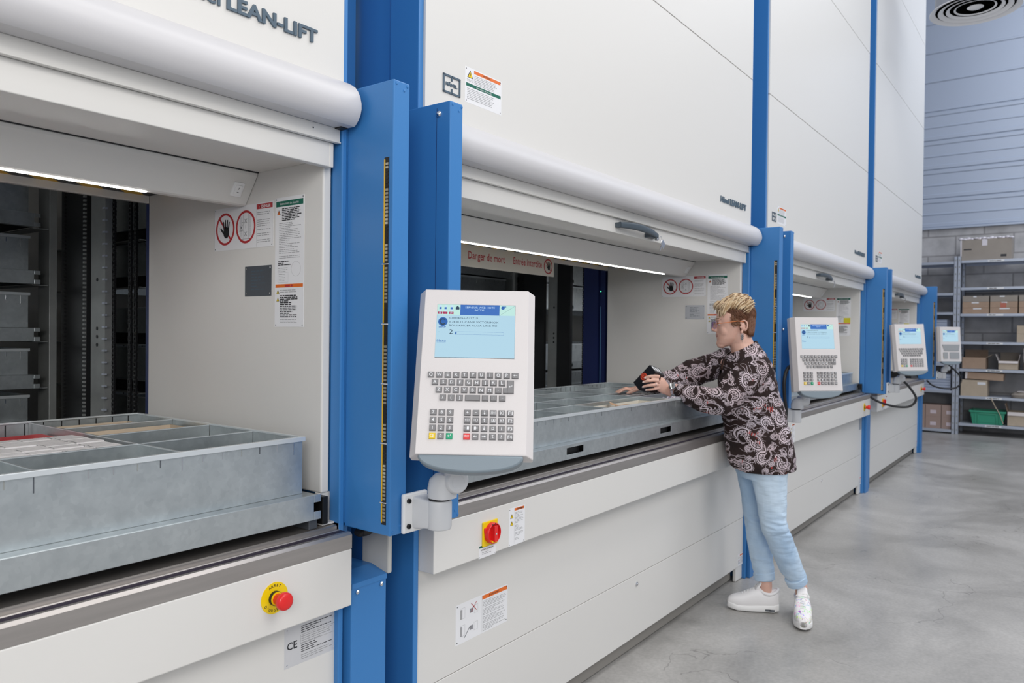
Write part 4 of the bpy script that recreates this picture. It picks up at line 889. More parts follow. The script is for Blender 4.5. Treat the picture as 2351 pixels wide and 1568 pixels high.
# ================================================================ storage racks on the far wall
def rack(name, y0, y1, zs, lab, tags_=True, low=True):
    r = empty(name, (0, 0, 0), lab, 'storage rack', 'grey storage racks on the far wall')
    xf, xb = 12.80, 13.38
    for x in (xf, xb-.04):
        for y in (y0, y1-.045):
            mb = MB(); mb.box(x, x+.004, y, y+.045, 0, 2.62, RACK); mb.box(x, x+.035, y, y+.004, 0, 2.62, RACK); mb.box(x, x+.035, y+.041, y+.045, 0, 2.62, RACK)
            for i in range(26): mb.box(x-.0006, x, y+.014, y+.030, .05+.1*i, .075+.1*i, DGAL)
            mb.build('upright', r)
    for z in zs:
        mb = MB(); mb.box(xf-.004, xb, y0+.046, y1-.046, z-.004, z, RACK); mb.box(xf-.006, xf-.003, y0+.046, y1-.046, z-.038, z, RACK); mb.box(xb-.003, xb, y0+.046, y1-.046, z-.038, z, RACK)
        sh = mb.build('shelf', r, bevel=.002)
        if tags_:
            ym = y0+(y1-y0)*.62+.05; mb = MB(); mb.box(xf-.0075, xf-.006, ym-.14, ym+.06, z-.032, z-.006, WPLA)
            micro(mb, (xf-.0076, ym+.04, z-.012), -UY, UZ, -UX, .16, .014, 1, INK, int(z*100), .7, .0004); mb.build('shelf_label', sh)
    return r
rack('storage_rack', .115, 1.398, (.170, .573, .970, 1.366, 1.776, 2.160, 2.556), 'grey metal storage rack at the right edge, boxes and a green crate on it')
rack('storage_rack', 1.400, 2.85, (.060, .640, 1.04, 1.80, 2.085, 2.548), 'grey metal storage rack half hidden behind the farthest lift', tags_=False)
def cbox(c, L, W, H, m, lab, group=None, tape=None, rot=0, marks=None, name='cardboard_box'):
    """closed carton: L along Y (width seen), W along X depth; c = centre of its base"""
    mb = MB(); mb.box(-W/2, W/2, -L/2, L/2, 0, H, m)
    if marks: marks(mb, W, L, H)
    o = mb.build(name, None, bevel=.003); o.location = c; o.rotation_euler.z = rot
    if tape:
        mt = MB(); mt.box(-W/2-.0008, -W/2, -.025, .025, H*.55, H, tape); mt.box(-W/2-.0008, W/2, -.025, .025, H, H+.0008, tape); mt.build('tape', o)
    return tag(o, lab, 'box', group)
def bigmarks(mb, W, L, H):
    mb.box(-W/2-.001, -W/2, L/2-.14, L/2-.04, H*.50, H*.56, INK); mb.box(-W/2-.001, -W/2, -L/2+.06, -L/2+.13, .04, .075, INK)
o = cbox((13.06, 1.055, 2.557), .63, .42, .305, CARD3, 'large grey-brown carton with plastic film, on top of the right rack', marks=bigmarks)
mb = MB()
for i in range(14):
    y = -.31+.048*i; mb.ell((-.19+.02*(i % 3), y, .312+.008*(i % 2)), UX, UY, UZ, .035, .036, .016+.006*(i % 3), FILM, 10, 6)
mb.box(-.212, -.2105, -.02, .045, .21, .305, FILM); mb.box(-.2125, -.2105, .30, .316, .0, .30, FILM); mb.build('plastic_film', o)
cc = ['left', 'middle', 'right']; rr_ = ['bottom', 'middle', 'top']
for c_ in range(3):
    for q in range(3):
        mk = (lambda mb, W, L, H, a=(c_*3+q): (mb.box(-W/2-.001, -W/2, -.07+.03*(a % 3), .03+.02*(a % 2), H*.75, H*.95, WHITE), mb.box(-W/2-.001, -W/2, -.03, .04, 0, H*.8, mat('red_tape', (.5, .15, .10), .6)) if a == 4 else None))
        cbox((13.00, 1.165-.345*c_, 1.777+.087*q), .33, .36, .085, CARD if q < 2 else CARD3, 'brown carton in the low stacks on the right rack, %s stack, %s layer' % (cc[c_], rr_[q]), 'low stacks of brown cartons', marks=mk)
for q in range(2): cbox((13.0, .585, 1.367+.1205*q), .15, .3, .12, CARD2, 'small brown carton, %s of two stacked at the right edge of the middle shelf' % ('lower', 'upper')[q], 'two stacked small cartons')
open_box('cardboard_box', (13.02, 1.175, .971), .36, .30, .165, CARD, 'open brown carton with its lid flap up, below the small empty shelf', 'box', None, 0, [('x+', .1, .11, CARD), ('y-', 1.0, .08, CARD2)])
open_box('cardboard_box', (13.02, .755, .971), .36, .24, .125, CARD2, 'open carton with white inner flaps in the middle of the right rack', 'box', None, 0, [('y+', .35, .10, CARDW), ('y-', .2, .10, CARDW), ('x-', 2.6, .035, CARDW), ('x+', .05, .12, CARD3)])
open_box('cardboard_box', (13.02, .43, .971), .36, .28, .15, CARD, 'open carton with a tall white flap cut off by the right edge', 'box', None, 0, [('y+', .02, .16, CARDW), ('x-', 2.5, .05, CARDW)])
def lab1(mb, W, L, H): mb.box(-W/2-.001, -W/2, -L/2+.02, -L/2+.12, H*.72, H*.88, WHITE)
cbox((13.0, 1.168, .574), .33, .36, .235, CARD2, 'brown carton with a white label on the second shelf of the right rack', marks=lab1)
mb = MB(); mb.box(-.16, .16, -.235, .235, 0, .098, CARD); mb.box(-.1606, -.16, .21, .237, 0, .098, CARDW)
o = mb.build('cardboard_box', None, bevel=.003); o.location = (12.98, 1.045, .819); o.rotation_euler = (.04, 0, .0); tag(o, 'long flat carton lying tilted on top of the labelled carton', 'box')
mb = MB(); mb.loft([((12.98, .50, .576), UX, UY, .19, .21, .4), ((12.98, .50, .62), UX, UY, .20, .22, .4), ((12.98, .49, .66), UX, UY, .17, .17, .5)], CARD3, 24); o = mb.build('paper_stack', None, smooth=True); tag(o, 'low slumped brown paper pack on the second shelf, right edge', 'paper pack')
mb = MB(); mb.box(12.80, 13.14, .34, .64, .661, .669, CARDW); tag(mb.build('cover_sheet', None, bevel=.002), 'pinkish white sheet lying on the slumped paper pack', 'paper')
# green crate
mb = MB(); z0 = .1715
def ringsec(z, hx, hy): return [(-hx, -hy, z), (hx, -hy, z), (hx, hy, z), (-hx, hy, z)]
vs = ringsec(0, .18, .185)+ringsec(.19, .20, .215)+ringsec(.19, .193, .208)+ringsec(.006, .174, .179)
fs = [(0, 1, 2, 3)]
for a in (0, 4, 8):
    for i in range(4): fs.append((a+i, a+(i+1) % 4, a+4+(i+1) % 4, a+4+i))
fs.append((12, 13, 14, 15)); mb.add(vs, fs, GREEN)
for s in (-1, 1): mb.box(-.212, .212, s*.219-.008, s*.219+.008, .172, .196, GREEN)
mb.box(-.214, -.200, -.22, .22, .172, .196, GREEN); mb.box(.200, .214, -.22, .22, .172, .196, GREEN)
mb.add([(-.2005, -.13, .165), (-.2005, .13, .165), (-.188, .10, .03), (-.188, -.10, .03), (-.2065, -.10, .150), (-.2065, .10, .150), (-.196, .09, .13), (-.196, -.09, .13)], [(0, 1, 5, 4), (4, 5, 6, 7), (1, 2, 6, 5), (3, 0, 4, 7), (2, 3, 7, 6)], GREEN)
for y in (-.15, -.115, .115, .15): mb.obox((-.192, y, .09), UX, UY, UZ, .007, .006, .075, GREEN)
o = mb.build('plastic_crate', None); o.location = (13.02, .995, .1715); tag(o, 'green plastic crate on the bottom shelf of the right rack', 'crate')
open_box('cardboard_box', (13.02, .565, .171), .36, .38, .20, CARD2, 'open brown carton with white rim beside the green crate', 'box', None, 0, [('y+', .25, .12, CARD), ('x-', 2.9, .05, CARDW)])
mb = MB(); mb.tube([(12.785, .95, .56), (12.782, .94, .53), (12.785, .90, .44), (12.79, .84, .33), (12.785, .80, .20)], .006, CARD2, 8); tag(mb.build('packing_strap', None, smooth=True), 'loose brown strip hanging from the second shelf over the green crate', 'strap')
# left bay
q_ = 0
nm = ['behind the lift', 'middle', 'beside the upright']
for c_ in range(3):
    for q in range(2):
        mk = (lambda mb, W, L, H: mb.box(-W/2-.001, -W/2, -.04, .04, H*.25, H*.55, mat('pale_sticker', (.68, .58, .62), .6)))
        cbox((13.02, 1.90-.212*c_, .061+.176*q), .205, .34, .175, mat('pinkish_cardboard', (.40, .29, .25), .8), 'brown carton on the bottom shelf of the left rack, %s row, %s' % (('lower', 'upper')[q], nm[c_]), 'two rows of cartons on the bottom shelf of the left rack', marks=mk)
def ribbed(z0, h, y0, y1, lab):
    mb = MB(); n = int(h/.035); pr = []
    for i in range(n): zz_ = z0+h*i/n; pr += [(12.86, zz_), (12.86, zz_+h/n*.55), (12.872, zz_+h/n*.7), (12.872, zz_+h/n*.9)]
    pr.append((12.86, z0+h)); back = [(13.30, z0+h), (13.30, z0)]
    P = pr+back; nn = len(P); vs = [(x, y0, z) for x, z in P]+[(x, y1, z) for x, z in P]
    mb.add(vs, [(i, (i+1) % nn, nn+(i+1) % nn, nn+i) for i in range(nn)]+[tuple(range(nn))[::-1], tuple(range(nn, 2*nn))], RIBM)
    return tag(mb.build('metal_bin', None), lab, 'bin', 'ribbed pale metal bins on the left rack')
ribbed(1.041, .31, 1.47, 2.3, 'pale blue ribbed metal bin in the left rack, above the lower one')
ribbed(1.353, .34, 1.53, 2.3, 'pale blue ribbed metal bin in the left rack, topmost of three')
ribbed(.641, .235, 1.47, 2.3, 'pale blue ribbed metal bin in the left rack, just above the cartons')
# ---------------------------------------------------------------- round ceiling diffuser on its duct
cx, cy, cz = 8.25, .795, 4.5
r = empty('air_diffuser', (cx, cy, cz), 'round white ring air diffuser hanging at the top right', 'air vent')
for i, (ri, ro, dz) in enumerate(((.328, .378, 0), (.262, .306, .006), (.196, .240, .012), (.132, .174, .018), (.0, .108, .024))):
    mb = MB(); prof = [(max(ri, .0), dz+.022), (ro-.008, dz+.008), (ro, dz), (ro-.002, dz-.004), (ro-.012, dz+.002), (max(ri, 0.), dz+.016)]
    if ri == 0: prof = [(0, dz-.02), (.05, dz-.012), (ro, dz+.02), (ro-.004, dz+.034), (0, dz+.01)]
    mb.lathe([(a, b) for a, b in prof]+[prof[0]], (0, 0, 0), UZ, WHITE, 64); mb.build('diffuser_ring', r, smooth=True)
mb = MB(); mb.lathe([(.33, .03), (.33, .60)], (0, 0, 0), UZ, mat('duct_inner', (.30, .32, .37), .5), 48); mb.lathe([(.0, .10), (.33, .10)], (0, 0, 0), UZ, DARKPL, 48); mb.build('duct', r, smooth=True)
mb = MB(); mb.tube([(0, 0, .04), (0, 0, 3.5)], .012, LGREY, 10); mb.build('hanging_rod', r)
mb = MB(); mb.box(-.33, .33, -.006, .006, .03, .05, DARKPL); mb.box(-.006, .006, -.33, .33, .03, .05, DARKPL); mb.build('cross_bar', r)
# ================================================================ the woman
PF = V((-.45, .893, 0)).normalized(); PL = V((-.893, -.45, 0)).normalized(); P0 = V((3.87, 1.2, 0))
def P(f, l, z): return P0+PF*f+PL*l+UZ*z
SKIN = mat('skin', (.71, .43, .34), .45, var=(60, .08)); 
SKIN.node_tree.nodes['Principled BSDF'].inputs['Subsurface Weight'].default_value = .12
SKIN.node_tree.nodes['Principled BSDF'].inputs['Subsurface Radius'].default_value = (.012, .005, .003)
SKIN.node_tree.nodes['Principled BSDF'].inputs['Subsurface Scale'].default_value = 1.0
LIPM = mat('lips', (.50, .17, .15), .4); NAIL = mat('nail', (.85, .66, .62), .2)
def paisley():
    m = mat('paisley_chiffon', (.02, .02, .022), .75, spec=.25); nt = m.node_tree; b = nt.nodes['Principled BSDF']; N = nt.nodes.new; L = nt.links.new
    def math_(op, a, b_=None, c=None):
        n = N('ShaderNodeMath'); n.operation = op
        for i, v in enumerate((a, b_, c)):
            if v is None: continue
            if isinstance(v, (int, float)): n.inputs[i].default_value = v
            else: L(v, n.inputs[i])
        return n.outputs[0]
    tc = N('ShaderNodeTexCoord'); nz = N('ShaderNodeTexNoise'); nz.inputs['Scale'].default_value = 7; nz.inputs['Detail'].default_value = 2
    L(tc.outputs['Object'], nz.inputs['Vector'])
    dt = N('ShaderNodeVectorMath'); dt.operation = 'DOT_PRODUCT'; L(tc.outputs['Object'], dt.inputs[0]); dt.inputs[1].default_value = (-.62, .78, 0)
    sp = N('ShaderNodeSeparateXYZ'); L(tc.outputs['Object'], sp.inputs[0])
    ns = N('ShaderNodeSeparateXYZ'); L(nz.outputs['Color'], ns.inputs[0])
    u = math_('ADD', dt.outputs['Value'], math_('MULTIPLY', ns.outputs['X'], .05)); v = math_('ADD', sp.outputs['Z'], math_('MULTIPLY', ns.outputs['Y'], .05))
    cb = N('ShaderNodeCombineXYZ'); L(u, cb.inputs[0]); L(v, cb.inputs[1])
    def layer(scale, r0, seed):
        mp = N('ShaderNodeMapping'); mp.inputs['Location'].default_value = (seed, seed*.7, 0); mp.inputs['Scale'].default_value = (scale, scale, 1); L(cb.outputs[0], mp.inputs[0])
        vo = N('ShaderNodeTexVoronoi'); vo.voronoi_dimensions = '2D'; vo.inputs['Scale'].default_value = 1; vo.inputs['Randomness'].default_value = .75; L(mp.outputs[0], vo.inputs['Vector'])
        sub = N('ShaderNodeVectorMath'); sub.operation = 'SUBTRACT'; L(mp.outputs[0], sub.inputs[0]); L(vo.outputs['Position'], sub.inputs[1])
        cs = N('ShaderNodeSeparateXYZ'); L(vo.outputs['Color'], cs.inputs[0]); ps = N('ShaderNodeSeparateXYZ'); L(sub.outputs[0], ps.inputs[0])
        rho = math_('SQRT', math_('ADD', math_('MULTIPLY', ps.outputs['X'], ps.outputs['X']), math_('MULTIPLY', ps.outputs['Y'], ps.outputs['Y'])))
        phi = math_('ARCTAN2', ps.outputs['Y'], ps.outputs['X'])
        ph = math_('ADD', math_('ADD', phi, math_('MULTIPLY', cs.outputs['X'], 6.283)), math_('MULTIPLY', rho, 3.2))
        cs_ = math_('MAXIMUM', math_('COSINE', ph), 0.0); tail = math_('POWER', cs_, 7.0)
        rb = math_('MULTIPLY', math_('ADD', math_('MULTIPLY', tail, 1.15), 1.0), r0)
        f = math_('SUBTRACT', rho, rb)
        wob = math_('MULTIPLY', math_('SINE', math_('MULTIPLY', ph, 22)), .012)
        o1 = math_('LESS_THAN', math_('ABSOLUTE', f), .026)
        dots = math_('MULTIPLY', math_('LESS_THAN', math_('ABSOLUTE', math_('SUBTRACT', f, .065)), .020), math_('GREATER_THAN', math_('SINE', math_('MULTIPLY', phi, 26)), .1))
        o2 = math_('MULTIPLY', math_('LESS_THAN', math_('ABSOLUTE', math_('ADD', math_('ADD', f, .085), wob)), .018), 1.0)
        sp_ = math_('MULTIPLY', math_('LESS_THAN', math_('ABSOLUTE', math_('SUBTRACT', rho, math_('MULTIPLY', math_('ADD', math_('SINE', math_('MULTIPLY', phi, 6)), 2.2), r0*.16))), .024), 1.0)
        ink = math_('MAXIMUM', math_('MAXIMUM', o1, dots), math_('MAXIMUM', o2, sp_))
        return ink, f, cs
    a, fa, ca = layer(9.0, .24, 0.0); b2, fb, cb2 = layer(17., .20, 3.3)
    out = math_('GREATER_THAN', fa, .10)
    b3 = math_('MULTIPLY', b2, out)
    scr = N('ShaderNodeTexNoise'); scr.inputs['Scale'].default_value = 42; scr.inputs['Detail'].default_value = 0; L(cb.outputs[0], scr.inputs['Vector'])
    nm = N('ShaderNodeTexNoise'); nm.inputs['Scale'].default_value = 16; L(cb.outputs[0], nm.inputs['Vector'])
    s1 = math_('MULTIPLY', math_('MULTIPLY', math_('LESS_THAN', math_('ABSOLUTE', math_('SUBTRACT', scr.outputs['Fac'], .5)), .022), math_('GREATER_THAN', nm.outputs['Fac'], .47)), out)
    ink = math_('MINIMUM', math_('ADD', math_('MAXIMUM', a, b3), math_('MULTIPLY', s1, .7)), 1.0)
    red = math_('MULTIPLY', math_('GREATER_THAN', ca.outputs['Y'] if False else nm.outputs['Fac'], .665), math_('GREATER_THAN', math_('SINE', math_('MULTIPLY', u, 520)), .2))
    mixp = N('ShaderNodeMixRGB'); mixp.inputs[1].default_value = (.60, .44, .45, 1); mixp.inputs[2].default_value = (.66, .63, .71, 1); L(cs_in(ca, nt), mixp.inputs[0]) if False else L(nz.outputs['Fac'], mixp.inputs[0])
    basec = N('ShaderNodeMixRGB'); basec.inputs[1].default_value = (.006, .005, .007, 1); basec.inputs[2].default_value = (.050, .025, .021, 1); L(nm.outputs['Fac'], basec.inputs[0])
    m1 = N('ShaderNodeMixRGB'); L(ink, m1.inputs[0]); L(basec.outputs[0], m1.inputs[1]); L(mixp.outputs[0], m1.inputs[2])
    m2 = N('ShaderNodeMixRGB'); L(math_('MULTIPLY', red, .8), m2.inputs[0]); L(m1.outputs[0], m2.inputs[1]); m2.inputs[2].default_value = (.45, .05, .045, 1)
    L(m2.outputs[0], b.inputs['Base Color']); return m
PAIS = paisley()
def denim():
    m = mat('light_denim', (.34, .50, .68), .8); nt = m.node_tree; b = nt.nodes['Principled BSDF']; N = nt.nodes.new; L = nt.links.new
    tc = N('ShaderNodeTexCoord'); n = N('ShaderNodeTexNoise'); n.inputs['Scale'].default_value = 5; n.inputs['Detail'].default_value = 4
    mp = N('ShaderNodeMapping'); mp.inputs['Scale'].default_value = (1, 1, .5); L(tc.outputs['Object'], mp.inputs[0]); L(mp.outputs[0], n.inputs['Vector'])
    cr = N('ShaderNodeValToRGB'); cr.color_ramp.elements[0].position = .35; cr.color_ramp.elements[0].color = (.34, .49, .68, 1); cr.color_ramp.elements[1].position = .65; cr.color_ramp.elements[1].color = (.58, .71, .84, 1)
    L(n.outputs['Fac'], cr.inputs[0]); L(cr.outputs[0], b.inputs['Base Color'])
    w = N('ShaderNodeTexWave'); w.bands_direction = 'DIAGONAL'; w.inputs['Scale'].default_value = 260; w.inputs['Distortion'].default_value = 1
    wr = N('ShaderNodeTexNoise'); wr.inputs['Scale'].default_value = 14; wr.inputs['Detail'].default_value = 2; mp2 = N('ShaderNodeMapping'); mp2.inputs['Scale'].default_value = (.6, .6, 2.6)
    L(tc.outputs['Object'], w.inputs[0]); L(tc.outputs['Object'], mp2.inputs[0]); L(mp2.outputs[0], wr.inputs['Vector'])
    bp = N('ShaderNodeBump'); bp.inputs['Strength'].default_value = .15; bp.inputs['Distance'].default_value = .0006; L(w.outputs['Fac'], bp.inputs['Height'])
    bp2 = N('ShaderNodeBump'); bp2.inputs['Strength'].default_value = .8; bp2.inputs['Distance'].default_value = .009; L(wr.outputs['Fac'], bp2.inputs['Height']); L(bp.outputs[0], bp2.inputs['Normal']); L(bp2.outputs[0], b.inputs['Normal'])
    return m
DENIM = denim()
def skinned(mb, name, parent, voxel, smooth_it=4, fac=.5, extra=None):
    o = mb.build(name, parent, smooth='all')
    rm = o.modifiers.new('remesh', 'REMESH'); rm.mode = 'VOXEL'; rm.voxel_size = voxel; rm.use_smooth_shade = True
    sm = o.modifiers.new('smooth', 'SMOOTH'); sm.factor = fac; sm.iterations = smooth_it
    if extra:
        for (tx, st, sc) in extra:
            t = bpy.data.textures.new('fold', 'CLOUDS'); t.noise_scale = sc; t.noise_depth = 1
            d = o.modifiers.new('fold', 'DISPLACE'); d.texture = t; d.strength = st; d.texture_coords = 'LOCAL'; d.mid_level = .5
    # bake the modifiers so that the mesh is what it looks like
    dg = bpy.context.evaluated_depsgraph_get(); dg.update()
    me = bpy.data.meshes.new_from_object(o.evaluated_get(dg)); o.modifiers.clear(); old = o.data; o.data = me; bpy.data.meshes.remove(old)
    me.polygons.foreach_set('use_smooth', [True]*len(me.polygons))
    return o
woman = empty('person', P0, 'woman with short blond hair, paisley blouse and pale jeans leaning over the tray', 'person')
PINV = Matrix.Translation(-P0)
def attach(o, par=woman):
    return o
# parts are built in world space and parented with the inverse of the empty's place
_b = MB.build
def wb(mb, name, parent=woman, **k):
    o = _b(mb, name, None, **k); o.parent = parent
    if parent is woman: o.matrix_parent_inverse = PINV
    return o
def wskin(mb, name, *a, **k):
    o = skinned(mb, name, None, *a, **k); o.parent = woman; o.matrix_parent_inverse = PINV; return o
# head frame
HC = P(.222, 0, 1.483); pitch = math.radians(3); yaw = math.radians(4)
hf0 = (PF*math.cos(yaw)+PL*math.sin(yaw)); HF = (hf0*math.cos(pitch)-UZ*math.sin(pitch)).normalized(); HL = UZ.cross(hf0).normalized(); HU = HF.cross(HL).normalized()
def Hd(f, l, u): return HC+HF*f+HL*l+HU*u
bd = MB()
E_ = lambda f, l, u, a, b, c: bd.ell(Hd(f, l, u), HF, HL, HU, a, b, c, SKIN, 24, 16)
E_(-.010, 0, .042, .093, .075, .086)
# face: lofted rings from chin to brow
secs = []
for (u, fc, rf, rl) in ((-.118, .060, .020, .018), (-.112, .056, .033, .031), (-.098, .046, .046, .043), (-.078, .036, .056, .054), (-.055, .028, .063, .060), (-.030, .022, .070, .065), (-.005, .018, .072, .068), (.020, .014, .077, .071), (.045, .010, .078, .071), (.075, .0, .072, .062)):
    secs.append((Hd(fc, 0, u), HF, HL, rf, rl, .92))
bd.loft(secs, SKIN, 32)
for l in (-.034, .034): E_(.053, l, -.036, .030, .026, .036)           # cheeks
E_(.082, 0, .022, .013, .046, .011); E_(.080, 0, -.100, .016, .020, .015)   # brow, chin
bd.loft([(Hd(.084, 0, .014), HF, HL, .008, .007), (Hd(.095, 0, -.004), HF, HL, .010, .008), (Hd(.104, 0, -.021), HF, HL, .013, .011), (Hd(.106, 0, -.031), HF, HL, .0125, .013), (Hd(.097, 0, -.038), HF, HL, .012, .012)], SKIN, 16)
for l in (-.011, .011): E_(.098, l, -.032, .010, .007, .008)
E_(.087, 0, -.054, .009, .022, .0055); E_(.085, 0, -.066, .009, .018, .006); E_(.083, 0, -.046, .012, .022, .008); E_(.070, 0, -.112, .022, .030, .014)
for l in (-.031, .031): E_(.0745, l, .002, .013, .014, .010); E_(.0765, l, .0065, .0125, .0145, .0065); 
# ears
for s in (-1, 1):
    e = [Hd(-.004-.001*i, s*(.070+.004*math.sin(i*.5)), 0) for i in range(1)]
    pts = [Hd(-.030+(.0165+.003*math.sin(a))*math.cos(a)-.10*0, s*(.075+.010*(1-math.cos(a))/2), -.015+.027*math.sin(a)) for a in [math.radians(x) for x in range(20, 270, 16)]]
    bd.tube(pts, .0044, SKIN, 8); bd.ell(Hd(-.028, s*.073, -.019), HF, HL, HU, .013, .0075, .022, SKIN, 14, 10); bd.ell(Hd(-.020, s*.075, -.046), HF, HL, HU, .0075, .0055, .010, SKIN, 10, 8); bd.ell(Hd(-.014, s*.076, -.021), HF, HL, HU, .004, .006, .007, SKIN, 10, 8)
# neck and torso
bd.loft([(Hd(-.012, 0, -.02), PF, PL, .050, .050), (P(.200, 0, 1.42), PF, PL, .060, .055), (P(.185, 0, 1.38), PF, PL, .061, .057), (P(.172, 0, 1.335), PF, PL, .066, .078), (P(.165, 0, 1.29), PF, PL, .075, .115), (P(.16, 0, 1.24), PF, PL, .092, .150)], SKIN, 24)
bd.loft([(P(.16, 0, 1.27), PF, PL, .075, .13), (P(.155, 0, 1.18), PF, PL, .105, .145), (P(.125, 0, 1.02), PF, PL, .105, .135), (P(.085, 0, .88), PF, PL, .115, .16), (P(.07, 0, .80), PF, PL, .105, .15)], SKIN, 24)
# arms
nS, nE, nW_ = P(.138, .175, 1.270), P(.300, .215, 1.118), V((3.524, 1.620, 1.150))
fS, fE, fW = P(.245, -.170, 1.292), P(.450, -.200, 1.220), V((3.650, 1.845, 1.142))
bd.tube([nS, (nS+nE)*.5, nE], [.050, .046, .038], SKIN, 14); bd.tube([nE, nE*.6+nW_*.4, nW_], [.038, .036, .024], SKIN, 14)
bd.tube([fS, (fS+fE)*.5, fE], [.050, .046, .038], SKIN, 14); bd.tube([fE, fE*.6+fW*.4, fW], [.038, .036, .024], SKIN, 14)
bd.ell(nS-PL*.03-UZ*.015, PF, PL, UZ, .052, .055, .050, SKIN); bd.ell(fS+PL*.03-UZ*.02, PF, PL, UZ, .050, .055, .048, SKIN)
# hand that holds the box: coordinates right / up / towards the camera about the box centre
BC = P(.651, .10, 1.193)
def Q(r, u, t): return BC+CR*r+CU*u-CF*t
palm = [(Q(.104, -.064, .020)), Q(.088, -.050, .024), Q(.062, -.032, .034), Q(.042, -.020, .040)]
bd.loft([(nW_*.5+palm[0]*.5, CF, CU, .021, .024), (palm[0], CF, CU, .018, .027), (palm[1], CF, CU, .016, .033), (palm[2], CF, (CU*.9+CR*.3).normalized(), .015, .038), (palm[3], CF, (CU*.9+CR*.3).normalized(), .012, .036)], SKIN, 20)
def finger(pts, r0, r1): bd.tube(pts, [r0+(r1-r0)*i/(len(pts)-1) for i in range(len(pts))], SKIN, 12); bd.ell(pts[-1], UX, UY, UZ, r1, r1, r1, SKIN, 12, 8)
nearf = [[Q(.044, .014, .044), Q(.018, .018, .057), Q(-.008, .016, .060), Q(-.026, .010, .052)],
         [Q(.040, -.006, .050), Q(.010, -.003, .062), Q(-.016, -.006, .062), Q(-.035, -.012, .053)],
         [Q(.036, -.026, .050), Q(.008, -.027, .062), Q(-.018, -.030, .060), Q(-.036, -.036, .050)],
         [Q(.040, -.043, .044), Q(.018, -.048, .054), Q(-.004, -.051, .052), Q(-.020, -.053, .046)]]
for i, f_ in enumerate(nearf): finger(f_, .0096 if i < 3 else .0085, .0072 if i < 3 else .0066)
finger([Q(.082, -.030, .018), Q(.068, -.004, -.002), Q(.052, .018, -.016), Q(.034, .030, -.024)], .0125, .0085)
# flat far hand on the goods
hd = (V((3.575, 2.000, 1.112))-fW).normalized(); hl = UZ.cross(hd).normalized(); up_ = hd.cross(hl)
def G(a, b, c): return fW+hd*a+hl*b+UZ*c
bd.loft([(G(0, 0, 0), hl, UZ, .026, .019), (G(.025, 0, -.002), hl, UZ, .030, .016), (G(.055, 0, -.006), hl, UZ, .037, .014), (G(.085, 0, -.006), hl, UZ, .038, .011)], SKIN, 20)
for i, (b, L, sp) in enumerate(((-.030, .066, -.014), (-.010, .078, -.004), (.011, .074, .008), (.030, .060, .022))):
    finger([G(.075, b, -.006), G(.075+L*.35, b+sp*.35, .003), G(.075+L*.7, b+sp*.7, -.002), G(.075+L, b+sp, -.012)], .0092, .0068)
finger([G(.020, .026, -.006), G(.045, .052, -.008), G(.068, .062, -.014), G(.085, .064, -.020)], .012, .0082)
# legs (inside the jeans) and ankles
aN, aF = V((3.937, 1.093, .118)), V((3.884, 1.255, .112))
nH, nK = P(.062, .085, .80), P(.030, .085, .475); fH, fK = P(.115, -.085, .80), P(.085, -.085, .455)
for H_, K_, A_ in ((nH, nK, aN), (fH, fK, aF)):
    bd.tube([H_, (H_+K_)*.5, K_, (K_*.6+A_*.4), A_+UZ*.02, A_-UZ*.035], [.078, .066, .048, .041, .0310, .027], SKIN, 16)
body = wskin(bd, 'body', .0030, 5, .5)
# eyes, brows, lips, nails
def eye(s):
    mb = MB(); c = Hd(.0780, s*.031, .000); mb.ell(c, HF, HL, HU, .0115, .0115, .0085, mat('eye_white', (.75, .72, .70), .2) if s > 0 else bpy.data.materials['eye_white'], 16, 12)
    mb.ell(c+HF*.0075-HU*.002, HF, HL, HU, .0048, .0052, .0050, mat('iris', (.06, .05, .04), .15) if s > 0 else bpy.data.materials['iris'], 12, 8)
    o = wb(mb, 'eye', smooth='all')
    mb = MB(); mb.tube([c+HF*a+HL*(s*b)+HU*d for a, b, d in ((.009, -.013, .001), (.0128, -.006, .0052), (.0135, 0, .0062), (.012, .007, .005), (.006, .014, .001))], .0017, mat('lashes', (.03, .02, .015), .6) if s > 0 else bpy.data.materials['lashes'], 6)
    wb(mb, 'eyelash', smooth='all')
    mb = MB(); mb.tube([Hd(.0905, s*.012, .022), Hd(.0925, s*.024, .027), Hd(.086, s*.037, .028), Hd(.074, s*.048, .021)], [.0022, .0026, .0022, .001], mat('brow_hair', (.20, .11, .06), .8) if s > 0 else bpy.data.materials['brow_hair'], 6)
    wb(mb, 'eyebrow', smooth='all')
eye(1); eye(-1)
mb = MB(); mb.ell(Hd(.0885, 0, -.0560), HF, HL, HU, .0080, .021, .0030, LIPM, 18, 8); mb.ell(Hd(.0872, 0, -.0635), HF, HL, HU, .0080, .018, .0036, LIPM, 18, 8); wb(mb, 'lips', smooth='all')
for f_ in nearf:
    mb = MB(); d = (f_[-1]-f_[-2]).normalized(); n = (-CF-d*(-CF).dot(d)).normalized(); mb.ell(f_[-1]+d*.002+n*.0052, d, d.cross(n), n, .0062, .0046, .0022, NAIL, 12, 6); wb(mb, 'fingernail', smooth='all')
